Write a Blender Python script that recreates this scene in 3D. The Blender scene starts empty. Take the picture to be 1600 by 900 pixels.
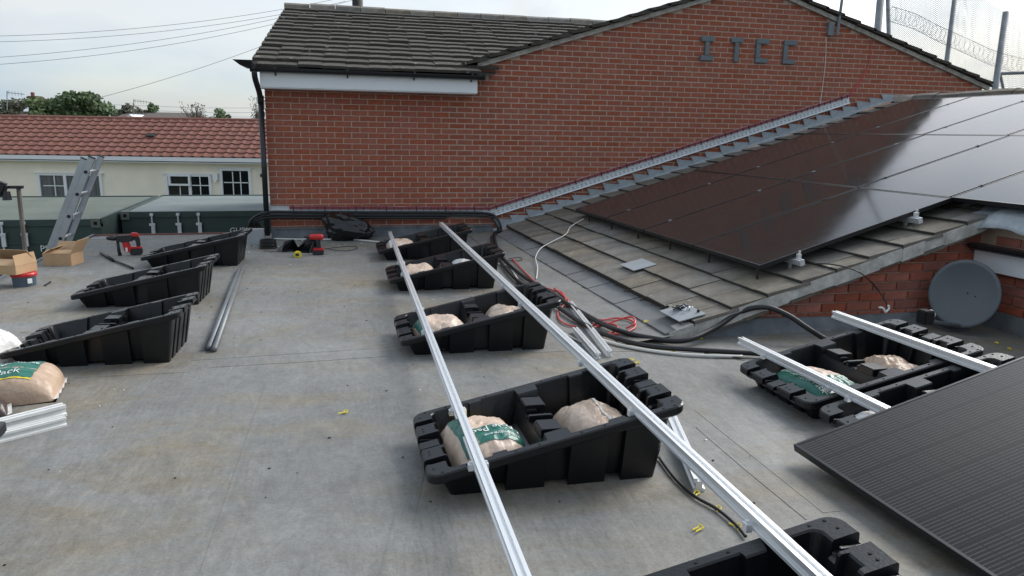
import bpy, bmesh, math, random
from mathutils import Vector, Matrix, noise
random.seed(7)
R = math.radians
scene = bpy.context.scene
COL = scene.collection

# ------------------------------------------------------------------ camera
CAM = Vector((0.5862, -10.6652, 1.4675))
YAW, PITCH, ROLL, FPX = 0.25059, 0.20480, -0.01575, 1165.0
_f = Vector((math.sin(YAW) * math.cos(PITCH), math.cos(YAW) * math.cos(PITCH), -math.sin(PITCH)))
_r = Vector((math.cos(YAW), -math.sin(YAW), 0))
_d = _f.cross(_r)
AX_R = math.cos(ROLL) * _r + math.sin(ROLL) * _d
AX_D = -math.sin(ROLL) * _r + math.cos(ROLL) * _d
AX_F = _f
cam_data = bpy.data.cameras.new('camera')
cam_data.lens = FPX / 1600 * 36
cam_data.sensor_width = 36
cam_data.clip_start = 0.05
cam_data.clip_end = 2000
cam = bpy.data.objects.new('camera', cam_data)
COL.objects.link(cam)
cam.matrix_world = Matrix(((AX_R.x, -AX_D.x, -AX_F.x, CAM.x), (AX_R.y, -AX_D.y, -AX_F.y, CAM.y),
                           (AX_R.z, -AX_D.z, -AX_F.z, CAM.z), (0, 0, 0, 1)))
scene.camera = cam

# ------------------------------------------------------------------ world, sun, exposure
SUN_EL, SUN_AZ = R(34), R(64)      # azimuth of the sun, clockwise from +Y
w = bpy.data.worlds.new('World'); scene.world = w; w.use_nodes = True
nt = w.node_tree; nt.nodes.clear()
out = nt.nodes.new('ShaderNodeOutputWorld'); bg = nt.nodes.new('ShaderNodeBackground')
sky = nt.nodes.new('ShaderNodeTexSky'); sky.sky_type = 'NISHITA'; sky.sun_disc = False
sky.sun_elevation = SUN_EL; sky.sun_rotation = SUN_AZ; sky.air_density = 1.0; sky.dust_density = 2.0
tc = nt.nodes.new('ShaderNodeTexCoord'); mp = nt.nodes.new('ShaderNodeMapping')
mp.inputs['Scale'].default_value = (1, 1, 3.2)
n1 = nt.nodes.new('ShaderNodeTexNoise'); n1.inputs['Scale'].default_value = 2.3; n1.inputs['Detail'].default_value = 7
n1.inputs['Roughness'].default_value = 0.55; n1.inputs['Distortion'].default_value = 0.3
cr = nt.nodes.new('ShaderNodeValToRGB')
cr.color_ramp.elements[0].position = 0.36; cr.color_ramp.elements[0].color = (.55, .55, .55, 1)
cr.color_ramp.elements[1].position = 0.62; cr.color_ramp.elements[1].color = (1, 1, 1, 1)
cc = nt.nodes.new('ShaderNodeValToRGB')      # cloud tone
cc.color_ramp.elements[0].position = 0.38; cc.color_ramp.elements[0].color = (.25, .35, .455, 1)
cc.color_ramp.elements[1].position = 0.60; cc.color_ramp.elements[1].color = (.515, .53, .54, 1)
n2 = nt.nodes.new('ShaderNodeTexNoise'); n2.inputs['Scale'].default_value = 1.7; n2.inputs['Detail'].default_value = 5
vm = nt.nodes.new('ShaderNodeVectorMath'); vm.operation = 'SCALE'; vm.inputs['Scale'].default_value = 7.0
mix = nt.nodes.new('ShaderNodeMix'); mix.data_type = 'RGBA'
nt.links.new(tc.outputs['Generated'], mp.inputs['Vector'])
nt.links.new(mp.outputs['Vector'], n1.inputs['Vector']); nt.links.new(mp.outputs['Vector'], n2.inputs['Vector'])
nt.links.new(n1.outputs['Fac'], cr.inputs['Fac']); nt.links.new(n2.outputs['Fac'], cc.inputs['Fac'])
nt.links.new(cc.outputs['Color'], vm.inputs[0])
nt.links.new(cr.outputs['Color'], mix.inputs['Factor'])
nt.links.new(sky.outputs['Color'], mix.inputs['A'])
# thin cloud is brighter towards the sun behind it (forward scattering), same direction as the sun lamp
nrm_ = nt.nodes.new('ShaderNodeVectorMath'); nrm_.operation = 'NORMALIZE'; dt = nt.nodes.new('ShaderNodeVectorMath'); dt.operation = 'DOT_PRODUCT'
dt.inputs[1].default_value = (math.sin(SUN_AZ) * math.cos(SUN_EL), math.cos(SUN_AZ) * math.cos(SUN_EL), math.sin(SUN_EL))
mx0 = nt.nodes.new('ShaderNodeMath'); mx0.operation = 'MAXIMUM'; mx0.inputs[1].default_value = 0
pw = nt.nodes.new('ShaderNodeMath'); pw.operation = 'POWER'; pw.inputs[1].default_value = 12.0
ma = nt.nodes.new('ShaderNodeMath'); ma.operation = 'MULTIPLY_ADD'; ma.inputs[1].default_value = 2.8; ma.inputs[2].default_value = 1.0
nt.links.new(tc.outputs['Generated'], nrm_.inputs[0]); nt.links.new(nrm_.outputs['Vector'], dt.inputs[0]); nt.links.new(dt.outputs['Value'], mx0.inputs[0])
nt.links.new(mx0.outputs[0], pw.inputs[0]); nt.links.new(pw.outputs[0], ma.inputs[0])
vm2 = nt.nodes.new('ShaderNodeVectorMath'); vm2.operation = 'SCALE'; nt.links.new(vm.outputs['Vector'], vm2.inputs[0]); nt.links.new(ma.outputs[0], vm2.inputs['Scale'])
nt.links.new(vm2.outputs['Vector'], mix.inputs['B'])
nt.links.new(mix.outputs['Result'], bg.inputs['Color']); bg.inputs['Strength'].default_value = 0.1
nt.links.new(bg.outputs['Background'], out.inputs['Surface'])
sl = bpy.data.lights.new('sun', 'SUN'); sl.energy = 1.5; sl.angle = R(34); sl.color = (1, .96, .9)
so = bpy.data.objects.new('sun', sl); COL.objects.link(so)
so.rotation_euler = Vector((-math.sin(SUN_AZ) * math.cos(SUN_EL), -math.cos(SUN_AZ) * math.cos(SUN_EL), -math.sin(SUN_EL))).to_track_quat('-Z', 'Y').to_euler()
vs = scene.view_settings
vs.view_transform = 'Standard'; vs.look = 'None'; vs.gamma = 1; vs.use_curve_mapping = False; vs.exposure = 1.2
scene.render.engine = 'CYCLES'

# ------------------------------------------------------------------ pixel helpers (pixels of the 1600x900 photo)
def ray(px, py): return AX_R * ((px - 800) / FPX) + AX_D * ((py - 450) / FPX) + AX_F
def G(px, py, z=0.0):
    d = ray(px, py); return CAM + d * ((z - CAM.z) / d.z)
def PY(px, py, y=0.0):
    d = ray(px, py); return CAM + d * ((y - CAM.y) / d.y)
def PX(px, py, x):
    d = ray(px, py); return CAM + d * ((x - CAM.x) / d.x)
def DEP(px, py, depth): return CAM + ray(px, py) * depth
SL, EAVE_X, EAVE_Z = 0.30, 3.0, 0.04               # pitched roof plane: z = EAVE_Z + SL*(x-EAVE_X)
def roof_z(x): return EAVE_Z + SL * (x - EAVE_X)
def RP(px, py, h=0.0):
    d = ray(px, py); t = (EAVE_Z + h + SL * (CAM.x - EAVE_X) - CAM.z) / (d.z - SL * d.x); return CAM + d * t

# ------------------------------------------------------------------ materials
MATS = {}
def mat(name, col, rough=.7, var=.12, scale=6.0, col2=None, bump=0.0, bscale=60.0, metal=0.0, spec=.5, stretch=(1, 1, 1), rnd=0.0, hue=0.0, detail=6, fleck=None):
    m = bpy.data.materials.new(name); m.use_nodes = True; t = m.node_tree; N = t.nodes; L = t.links
    b = N['Principled BSDF']; b.inputs['Roughness'].default_value = rough; b.inputs['Metallic'].default_value = metal
    b.inputs['Specular IOR Level'].default_value = spec
    co = N.new('ShaderNodeTexCoord'); mpn = N.new('ShaderNodeMapping'); mpn.inputs['Scale'].default_value = stretch
    L.new(co.outputs['Object'], mpn.inputs['Vector'])
    nz = N.new('ShaderNodeTexNoise'); nz.inputs['Scale'].default_value = scale; nz.inputs['Detail'].default_value = detail
    nz.inputs['Roughness'].default_value = .6
    L.new(mpn.outputs['Vector'], nz.inputs['Vector'])
    rp = N.new('ShaderNodeValToRGB'); rp.color_ramp.elements[0].position = .3; rp.color_ramp.elements[1].position = .7
    c2 = col2 if col2 else tuple(min(1, c * (1 + var)) for c in col)
    c1 = col if col2 else tuple(c * (1 - var) for c in col)
    rp.color_ramp.elements[0].color = (*c1, 1); rp.color_ramp.elements[1].color = (*c2, 1)
    L.new(nz.outputs['Fac'], rp.inputs['Fac']); last = rp.outputs['Color']
    if rnd or hue:
        oi = N.new('ShaderNodeObjectInfo'); ge = N.new('ShaderNodeNewGeometry'); ad = N.new('ShaderNodeMath'); ad.operation = 'ADD'
        fr = N.new('ShaderNodeMath'); fr.operation = 'FRACT'
        L.new(oi.outputs['Random'], ad.inputs[0]); L.new(ge.outputs['Random Per Island'], ad.inputs[1]); L.new(ad.outputs[0], fr.inputs[0])
        hs = N.new('ShaderNodeHueSaturation'); mr = N.new('ShaderNodeMapRange')
        mr.inputs['To Min'].default_value = 1 - rnd; mr.inputs['To Max'].default_value = 1 + rnd
        L.new(fr.outputs[0], mr.inputs['Value']); L.new(mr.outputs['Result'], hs.inputs['Value'])
        m7 = N.new('ShaderNodeMath'); m7.operation = 'MULTIPLY'; m7.inputs[1].default_value = 7.31; f7 = N.new('ShaderNodeMath'); f7.operation = 'FRACT'
        mr2 = N.new('ShaderNodeMapRange'); mr2.inputs['To Min'].default_value = 1 - hue; mr2.inputs['To Max'].default_value = 1 + hue * .4
        L.new(fr.outputs[0], m7.inputs[0]); L.new(m7.outputs[0], f7.inputs[0]); L.new(f7.outputs[0], mr2.inputs['Value']); L.new(mr2.outputs['Result'], hs.inputs['Saturation'])
        L.new(last, hs.inputs['Color']); last = hs.outputs['Color']
    if fleck:
        ge2 = N.new('ShaderNodeNewGeometry'); nf = N.new('ShaderNodeTexNoise'); nf.inputs['Scale'].default_value = fleck[0]; nf.inputs['Detail'].default_value = 4; L.new(ge2.outputs['Position'], nf.inputs['Vector'])
        rf_ = N.new('ShaderNodeValToRGB'); rf_.color_ramp.elements[0].position = fleck[1]; rf_.color_ramp.elements[1].position = fleck[1] + .05; L.new(nf.outputs['Fac'], rf_.inputs['Fac'])
        xf = N.new('ShaderNodeMix'); xf.data_type = 'RGBA'; L.new(rf_.outputs['Color'], xf.inputs['Factor']); L.new(last, xf.inputs['A']); xf.inputs['B'].default_value = (*fleck[2], 1); last = xf.outputs['Result']
    L.new(last, b.inputs['Base Color'])
    if bump:
        nb = N.new('ShaderNodeTexNoise'); nb.inputs['Scale'].default_value = bscale; nb.inputs['Detail'].default_value = 5
        L.new(mpn.outputs['Vector'], nb.inputs['Vector'])
        bp = N.new('ShaderNodeBump'); bp.inputs['Strength'].default_value = bump; bp.inputs['Distance'].default_value = .01
        L.new(nb.outputs['Fac'], bp.inputs['Height']); L.new(bp.outputs['Normal'], b.inputs['Normal'])
    MATS[name] = m; return m

mat('brick', (.31, .088, .049), .9, .16, 14, bump=.4, bscale=90, rnd=.085, hue=.08, fleck=(1.1, .66, (.23, .080, .055)))
mat('brick_near', (.30, .085, .05), .85, .25, 9, bump=.5, bscale=70, rnd=.2, hue=.15)
mat('mortar', (.47, .345, .27), .95, .15, 8, bump=.3)
mat('tile_dark', (.030, .026, .021), .95, .2, 5, col2=(.078, .069, .056), bump=.6, bscale=40, rnd=.10, fleck=(9, .66, (.24, .22, .19)))
mat('tile_grey', (.105, .090, .070), .95, .2, 5, col2=(.205, .180, .145), bump=.5, bscale=55, rnd=.16, hue=.5, fleck=(11, .69, (.42, .41, .37)))
mat('tile_new', (.155, .158, .158), .85, .1, 9, rnd=.1)
mat('slate_patch', (.27, .29, .31), .6, .08, 5)
mat('tile_edge', (.035, .031, .026), .95, .3, 20)
mat('tile_red', (.205, .083, .060), .9, .15, 4, bump=.3, rnd=.07)
mat('cement', (.27, .245, .215), .95, .2, 14, col2=(.50, .47, .42), bump=.6, bscale=30)
mat('cement_pale', (.36, .34, .31), .95, .2, 12, col2=(.62, .60, .56), bump=.6, bscale=30)
mat('cement_orange', (.50, .25, .17), .95, .2, 9, col2=(.55, .45, .36), bump=.6, bscale=30)
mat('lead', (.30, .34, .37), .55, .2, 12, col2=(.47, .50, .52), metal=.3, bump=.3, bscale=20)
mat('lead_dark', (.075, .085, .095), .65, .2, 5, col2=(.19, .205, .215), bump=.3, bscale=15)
mat('white_plastic', (.78, .80, .82), .35, .03, 3)
mat('white_dirty', (.70, .70, .68), .5, .08, 10)
mat('black_plastic', (.012, .013, .015), .38, .1, 5)
mat('gutter_black', (.014, .015, .018), .3, .1, 5)
mat('tub_plastic', (.0018, .0022, .0034), .33, .3, 5, col2=(.006, .0068, .0085), bump=.12, bscale=120, spec=.45)
mat('hole', (.003, .003, .003), .9)
mat('alu', (.80, .81, .82), .36, .05, 4, metal=.6, stretch=(1, .1, 1))
mat('alu_dull', (.42, .44, .46), .48, .1, 8, metal=.6)
mat('alu_dark', (.17, .18, .19), .5, .1, 8, metal=.4)
mat('galv', (.68, .71, .73), .45, .08, 12, metal=.2)
mat('steel_post', (.20, .22, .24), .6, .25, 4)
mat('cable_black', (.010, .010, .011), .45, .1, 5)
mat('cable_red', (.60, .07, .065), .45, .1, 5)
mat('conduit_red', (.27, .07, .08), .5, .1, 5)
mat('cable_white', (.68, .66, .62), .5, .08, 8)
mat('yellow', (.75, .60, .04), .5, .1, 8)
mat('letter_grey', (.14, .165, .18), .7, .12, 14)
mat('cream', (.95, .875, .72), .9, .05, 2, bump=.3, bscale=80)
mat('upvc', (.82, .83, .84), .35, .02, 3)
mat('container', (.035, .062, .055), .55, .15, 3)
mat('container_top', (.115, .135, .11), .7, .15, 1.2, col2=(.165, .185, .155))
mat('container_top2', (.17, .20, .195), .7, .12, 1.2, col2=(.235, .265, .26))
mat('card', (.46, .30, .17), .85, .1, 7, bump=.15)
mat('card_in', (.33, .21, .115), .9, .1, 7)
mat('tool_red', (.55, .02, .022), .4, .08, 6)
mat('tool_black', (.02, .02, .022), .5, .1, 6)
mat('tub_blue', (.07, .10, .13), .5, .1, 5)
mat('sand', (.50, .37, .28), .42, .1, 9, col2=(.66, .52, .42), bump=.35, bscale=45)
mat('sand_brown', (.36, .24, .16), .42, .1, 9, col2=(.52, .38, .28), bump=.35, bscale=45)
mat('bag_clear', (.62, .60, .57), .25, .1, 14, col2=(.82, .80, .77), bump=.6, bscale=30)
mat('bag_green', (.018, .135, .10), .35, .15, 12)
mat('bag_dark', (.05, .035, .035), .35, .2, 12)
mat('bin_bag', (.006, .006, .007), .26, .1, 5, bump=.25, bscale=14, spec=.55)
mat('print_white', (.80, .80, .78), .5, .02, 3)
mat('dish', (.095, .108, .12), .42, .08, 5)
mat('panel_frame', (.012, .012, .013), .35, .1, 5)
mat('bark', (.09, .07, .05), .9, .2, 9)
mat('leaf_a', (.11, .15, .06), .7, .3, 3, rnd=.4)
mat('leaf_b', (.12, .125, .08), .7, .3, 3, rnd=.4)
mat('leaf_c', (.08, .125, .05), .7, .3, 3, rnd=.4)
mat('twig', (.10, .075, .06), .9, .2, 5)
mat('far_roof', (.12, .10, .09), .9, .15, 3)
mat('far_brick', (.20, .09, .07), .9, .15, 3)
mat('grass_ground', (.10, .11, .07), .95, .25, .6)
mat('wood_pole', (.16, .14, .12), .9, .2, 5)
mat('dark_glass', (.012, .014, .016), .08, .1, 2)
mat('blind_glass', (.12, .125, .13), .15, .5, 30, stretch=(1, 1, .02))

def flat_roof_material():
    m = bpy.data.materials.new('roof_felt'); m.use_nodes = True; t = m.node_tree; N = t.nodes; L = t.links
    b = N['Principled BSDF']; co = N.new('ShaderNodeTexCoord')
    def nz(scale, det, st=(1, 1, 1), rough=.6, dist=0.0, rot=0.0):
        mpn = N.new('ShaderNodeMapping'); mpn.inputs['Scale'].default_value = st; mpn.inputs['Rotation'].default_value = (0, 0, rot)
        L.new(co.outputs['Object'], mpn.inputs['Vector'])
        n = N.new('ShaderNodeTexNoise'); n.inputs['Scale'].default_value = scale; n.inputs['Detail'].default_value = det
        n.inputs['Roughness'].default_value = rough; n.inputs['Distortion'].default_value = dist
        L.new(mpn.outputs['Vector'], n.inputs['Vector']); return n.outputs['Fac']
    def ramp(f, a, c, ca=(0, 0, 0), cb=(1, 1, 1)):
        r = N.new('ShaderNodeValToRGB'); r.color_ramp.elements[0].position = a; r.color_ramp.elements[1].position = c
        r.color_ramp.elements[0].color = (*ca, 1); r.color_ramp.elements[1].color = (*cb, 1); L.new(f, r.inputs['Fac']); return r.outputs['Color']
    def mx(fac, a, bb, mode='MIX', k=None):
        x = N.new('ShaderNodeMix'); x.data_type = 'RGBA'; x.blend_type = mode
        if k is None: L.new(fac, x.inputs['Factor'])
        else: x.inputs['Factor'].default_value = k
        L.new(a, x.inputs['A']); L.new(bb, x.inputs['B']); return x.outputs['Result']
    base = ramp(nz(.7, 8, dist=.4), .32, .68, (.172, .171, .162), (.262, .260, .248))
    fine = ramp(nz(11, 10, rough=.85), .3, .7, (.76, .76, .76), (1.15, 1.15, 1.15))
    brush = ramp(nz(3.5, 9, (2.2, .6, 1), .78, 2.2, .35), .35, .65, (.80, .80, .80), (1.12, 1.12, 1.12))
    brush2 = ramp(nz(30, 8, (1, 1.3, 1), .8, 2.5, -.3), .36, .64, (.76, .76, .76), (1.14, 1.14, 1.14))
    stain = ramp(nz(.62, 9, (.8, 1.5, 1), .68, 1.4), .48, .66)
    brown = ramp(nz(6, 6, rough=.7), .3, .7, (.180, .152, .110), (.262, .230, .176))
    dark = ramp(nz(1.6, 7, (1, 1, 1), .7, 1.0), .56, .75, (1, 1, 1), (.66, .66, .66))
    pale = ramp(nz(26, 4, rough=.6), .70, .76)
    wv = N.new('ShaderNodeTexWave'); wv.wave_type = 'BANDS'; wv.bands_direction = 'X'; wv.inputs['Scale'].default_value = 9; wv.inputs['Distortion'].default_value = 9; wv.inputs['Detail'].default_value = 6; wv.inputs['Detail Scale'].default_value = 2.5
    mpw = N.new('ShaderNodeMapping'); mpw.inputs['Rotation'].default_value = (0, 0, .18); mpw.inputs['Scale'].default_value = (1, .25, 1); L.new(co.outputs['Object'], mpw.inputs['Vector']); L.new(mpw.outputs['Vector'], wv.inputs['Vector'])
    scr = ramp(wv.outputs['Fac'], .02, .14, (.87, .87, .87), (1, 1, 1))
    col = mx(stain, base, brown); col = mx(ramp(nz(.9, 4), .45, .6), col, mx(None, col, scr, 'MULTIPLY', 1)); spots = ramp(nz(55, 3), .27, .33, (.45, .45, .45), (1, 1, 1)); col = mx(None, col, spots, 'MULTIPLY', .6)
    col = mx(None, col, fine, 'MULTIPLY', 1); col = mx(None, col, brush, 'MULTIPLY', .9); col = mx(None, col, brush2, 'MULTIPLY', .9); col = mx(None, col, dark, 'MULTIPLY', .8)
    L.new(col, b.inputs['Base Color'])
    r2 = ramp(nz(1.3, 5), .3, .7, (.55, .55, .55), (.8, .8, .8)); L.new(r2, b.inputs['Roughness'])
    bp = N.new('ShaderNodeBump'); bp.inputs['Strength'].default_value = .35; bp.inputs['Distance'].default_value = .01
    L.new(nz(22, 7, rough=.7), bp.inputs['Height']); L.new(bp.outputs['Normal'], b.inputs['Normal'])
    MATS['roof_felt'] = m
flat_roof_material()

def panel_material(name, nx, ny, line):
    """dark glass over cells: fine busbar lines along local x, cell gaps both ways (object coords in metres)"""
    m = bpy.data.materials.new(name); m.use_nodes = True; t = m.node_tree; N = t.nodes; L = t.links
    b = N['Principled BSDF']; co = N.new('ShaderNodeTexCoord'); sp = N.new('ShaderNodeSeparateXYZ'); L.new(co.outputs['Object'], sp.inputs[0])
    def stripe(src, period, width):
        a = N.new('ShaderNodeMath'); a.operation = 'DIVIDE'; a.inputs[1].default_value = period; L.new(src, a.inputs[0])
        f = N.new('ShaderNodeMath'); f.operation = 'FRACT'; L.new(a.outputs[0], f.inputs[0])
        c = N.new('ShaderNodeMath'); c.operation = 'LESS_THAN'; c.inputs[1].default_value = width / period; L.new(f.outputs[0], c.inputs[0]); return c.outputs[0]
    def mx(fac, a, bb):
        x = N.new('ShaderNodeMix'); x.data_type = 'RGBA'; L.new(fac, x.inputs['Factor'])
        if isinstance(a, tuple): x.inputs['A'].default_value = (*a, 1)
        else: L.new(a, x.inputs['A'])
        x.inputs['B'].default_value = (*bb, 1); return x.outputs['Result']
    c = mx(stripe(sp.outputs['Y'], line, line * .30), (.014, .0125, .0125), (.060, .051, .047))
    c = mx(stripe(sp.outputs['X'], nx, .004), c, (.012, .010, .010))
    c = mx(stripe(sp.outputs['Y'], ny, .004), c, (.012, .010, .010))
    L.new(c, b.inputs['Base Color']); b.inputs['Roughness'].default_value = .07; b.inputs['Specular IOR Level'].default_value = .2
    nzz = N.new('ShaderNodeTexNoise'); nzz.inputs['Scale'].default_value = 2.5; nzz.inputs['Detail'].default_value = 6; L.new(co.outputs['Object'], nzz.inputs['Vector'])
    mr = N.new('ShaderNodeMapRange'); mr.inputs['To Min'].default_value = .05; mr.inputs['To Max'].default_value = .16
    L.new(nzz.outputs['Fac'], mr.inputs['Value']); L.new(mr.outputs['Result'], b.inputs['Roughness'])
    MATS[name] = m
panel_material('panel_glass', .092, .182, .0182)

def net_material():
    m = bpy.data.materials.new('netting'); m.use_nodes = True; t = m.node_tree; N = t.nodes; L = t.links
    b = N['Principled BSDF']; b.inputs['Base Color'].default_value = (.30, .32, .34, 1); b.inputs['Roughness'].default_value = .8
    tr = N.new('ShaderNodeBsdfTransparent'); mxs = N.new('ShaderNodeMixShader'); co = N.new('ShaderNodeTexCoord')
    sp = N.new('ShaderNodeSeparateXYZ'); L.new(co.outputs['UV'], sp.inputs[0])
    def diag(sign):
        a = N.new('ShaderNodeMath'); a.operation = 'MULTIPLY_ADD'; a.inputs[1].default_value = sign; L.new(sp.outputs['X'], a.inputs[0]); L.new(sp.outputs['Y'], a.inputs[2])
        d = N.new('ShaderNodeMath'); d.operation = 'DIVIDE'; d.inputs[1].default_value = .055; L.new(a.outputs[0], d.inputs[0])
        f = N.new('ShaderNodeMath'); f.operation = 'FRACT'; L.new(d.outputs[0], f.inputs[0])
        c = N.new('ShaderNodeMath'); c.operation = 'LESS_THAN'; c.inputs[1].default_value = .26; L.new(f.outputs[0], c.inputs[0]); return c.outputs[0]
    mxm = N.new('ShaderNodeMath'); mxm.operation = 'MAXIMUM'; L.new(diag(1), mxm.inputs[0]); L.new(diag(-1), mxm.inputs[1])
    L.new(mxm.outputs[0], mxs.inputs['Fac']); L.new(tr.outputs[0], mxs.inputs[1]); L.new(b.outputs[0], mxs.inputs[2])
    L.new(mxs.outputs[0], N['Material Output'].inputs['Surface']); MATS['netting'] = m
net_material()

# ------------------------------------------------------------------ mesh helpers
class MB:
    def __init__(s): s.v = []; s.f = []; s.m = []
    def add(s, vs, fs, mi=0):
        o = len(s.v); s.v += [Vector(v) for v in vs]; s.f += [[i + o for i in f] for f in fs]; s.m += [mi] * len(fs); return s
    def box(s, c, size, rot=None, mi=0, taper=1.0):
        hx, hy, hz = (d / 2 for d in size); c = Vector(c)
        vs = [Vector((x * (taper if z > 0 else 1), y * (taper if z > 0 else 1), z)) for z in (-hz, hz) for x, y in ((-hx, -hy), (hx, -hy), (hx, hy), (-hx, hy))]
        if rot is not None: vs = [rot @ v for v in vs]
        return s.add([v + c for v in vs], [[3, 2, 1, 0], [4, 5, 6, 7], [0, 1, 5, 4], [1, 2, 6, 5], [2, 3, 7, 6], [3, 0, 4, 7]], mi)
    def box2(s, a, b, mi=0):
        return s.box([(a[i] + b[i]) / 2 for i in range(3)], [abs(b[i] - a[i]) for i in range(3)], None, mi)
    def tube(s, pts, r, n=8, mi=0, cap=True):
        pts = [Vector(p) for p in pts]; rings = []; up = None
        for i, p in enumerate(pts):
            d = (pts[min(i + 1, len(pts) - 1)] - pts[max(i - 1, 0)])
            if d.length < 1e-9: d = Vector((0, 0, 1))
            d.normalize()
            if up is None: up = d.orthogonal().normalized()
            up = (up - d * up.dot(d)); up = up.normalized() if up.length > 1e-6 else d.orthogonal().normalized()
            sd = d.cross(up); rr = r[i] if isinstance(r, (list, tuple)) else r
            rings.append([p + (up * math.cos(2 * math.pi * k / n) + sd * math.sin(2 * math.pi * k / n)) * rr for k in range(n)])
        fs = [[i * n + k, i * n + (k + 1) % n, (i + 1) * n + (k + 1) % n, (i + 1) * n + k] for i in range(len(pts) - 1) for k in range(n)]
        if cap: fs += [list(range(n))[::-1], [(len(pts) - 1) * n + k for k in range(n)]]
        return s.add([v for r_ in rings for v in r_], fs, mi)
    def lathe(s, prof, M=None, n=20, mi=0):
        vs = []; M = M or Matrix()
        for r, z in prof: vs += [M @ Vector((r * math.cos(2 * math.pi * k / n), r * math.sin(2 * math.pi * k / n), z)) for k in range(n)]
        fs = [[i * n + k, i * n + (k + 1) % n, (i + 1) * n + (k + 1) % n, (i + 1) * n + k] for i in range(len(prof) - 1) for k in range(n)]
        fs += [list(range(n))[::-1], [(len(prof) - 1) * n + k for k in range(n)]]
        return s.add(vs, fs, mi)
    def extrude(s, poly, a, b, ux, uz, mi=0):
        """2-D polygon (p,q) in axes ux,uz swept from point a to point b"""
        a, b, ux, uz = Vector(a), Vector(b), Vector(ux), Vector(uz); n = len(poly)
        vs = [a + ux * p + uz * q for p, q in poly] + [b + ux * p + uz * q for p, q in poly]
        return s.add(vs, [[i, (i + 1) % n, n + (i + 1) % n, n + i] for i in range(n)] + [list(range(n))[::-1], list(range(n, 2 * n))], mi)
    def mesh(s, name, mats, smooth=False, bevel=0.0):
        me = bpy.data.meshes.new(name); me.from_pydata([tuple(v) for v in s.v], [], s.f)
        for i, p in enumerate(me.polygons): p.material_index = s.m[i]; p.use_smooth = smooth
        bm = bmesh.new(); bm.from_mesh(me); bmesh.ops.recalc_face_normals(bm, faces=bm.faces)
        if bevel: bmesh.ops.bevel(bm, geom=[e for e in bm.edges if len(e.link_faces) == 2 and e.calc_face_angle(0) > .5], offset=bevel, segments=2, affect='EDGES', clamp_overlap=True)
        bm.to_mesh(me); bm.free()
        for m in (mats if isinstance(mats, (list, tuple)) else [mats]): me.materials.append(MATS[m])
        return me
    def build(s, name, mats, parent=None, smooth=False, bevel=0.0, loc=None):
        return link(name, s.mesh(name, mats, smooth, bevel), parent, loc)
def link(name, me, parent=None, loc=None, rot=None):
    o = bpy.data.objects.new(name, me); COL.objects.link(o)
    if parent is not None: o.parent = parent
    if loc is not None: o.location = loc
    if rot is not None: o.rotation_euler = rot
    return o
def tag(o, label, cat, group=None, kind=None):
    if label: o['label'] = label
    if cat: o['category'] = cat
    if group: o['group'] = group
    if kind: o['kind'] = kind
    return o
def thing(name, label, cat, loc=(0, 0, 0), rz=0.0, group=None, scale=1.0):
    o = bpy.data.objects.new(name, None); COL.objects.link(o); o.location = loc; o.rotation_euler = (0, 0, rz); o.scale = (scale,) * 3
    o.empty_display_size = .1
    return tag(o, label, cat, group)
def struct(o): o['kind'] = 'structure'; return o
def spline(pts, k=6):
    pts = [Vector(p) for p in pts]; o = []
    for i in range(len(pts) - 1):
        p0, p1, p2, p3 = pts[max(i - 1, 0)], pts[i], pts[i + 1], pts[min(i + 2, len(pts) - 1)]
        for j in range(k):
            t = j / k
            o.append(.5 * ((2 * p1) + (p2 - p0) * t + (2 * p0 - 5 * p1 + 4 * p2 - p3) * t * t + (-p0 + 3 * p1 - 3 * p2 + p3) * t ** 3))
    return o + [pts[-1]]
def text_mesh(s, size=1.0):
    cu = bpy.data.curves.new('lettering', 'FONT'); cu.body = s; cu.size = size; cu.resolution_u = 3
    ob = bpy.data.objects.new('lettering', cu); COL.objects.link(ob)
    dg = bpy.context.evaluated_depsgraph_get(); dg.update(); me = bpy.data.meshes.new_from_object(ob.evaluated_get(dg))
    bpy.data.objects.remove(ob); return me

# ================================================================== SETTING
ROOF_BACK, ROOF_LEFT = 0.55, -2.45
mb = MB(); N_ = 1
mb.box2((ROOF_LEFT, -14.5, -.35), (-.1, ROOF_BACK, 0)); flat = mb.build('flat_roof', 'roof_felt'); struct(flat)
mb = MB(); mb.box2((-.1, -14.5, -.35), (9.0, .02, 0)); o = mb.build('flat_roof_felt', 'roof_felt', flat)
# lap seams of the felt, proud by 3 mm
def seam(pts, w_=.012):
    m_ = MB(); P = [G(*p) for p in pts]
    for a, b in zip(P, P[1:]):
        d = (b - a); L_ = d.length; ang = math.atan2(d.y, d.x)
        m_.box((a + b) / 2 + Vector((0, 0, .0005)), (L_, w_ * .5, .003), Matrix.Rotation(ang, 3, 'Z'))
    m_.build('lap_seam', 'roof_felt', flat)
seam([(330, 574), (470, 566), (615, 556)]); seam([(440, 598), (405, 720), (352, 900)], .02); seam([(1088, 668), (1160, 730), (1260, 812)])
def lap(pts, w_=.09):
    m_ = MB(); P = [G(*p) for p in pts]
    for a, b in zip(P, P[1:]):
        d = (b - a); m_.box((a + b) / 2 + Vector((0, 0, .0002)), (d.length, w_, .0026), Matrix.Rotation(math.atan2(d.y, d.x), 3, 'Z'))
    m_.build('felt_lap', 'roof_felt', flat)
lap([(300, 578), (20, 592)]); lap([(430, 598), (335, 905)], .11); lap([(300, 560), (610, 540)], .10); lap([(690, 560), (610, 905)], .08); lap([(560, 400), (548, 528)], .08); lap([(1095, 640), (1300, 800)], .08); lap([(230, 420), (40, 520)], .08)
seam([(752, 440), (768, 500)]); seam([(640, 560), (900, 548), (1145, 552)])
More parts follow.
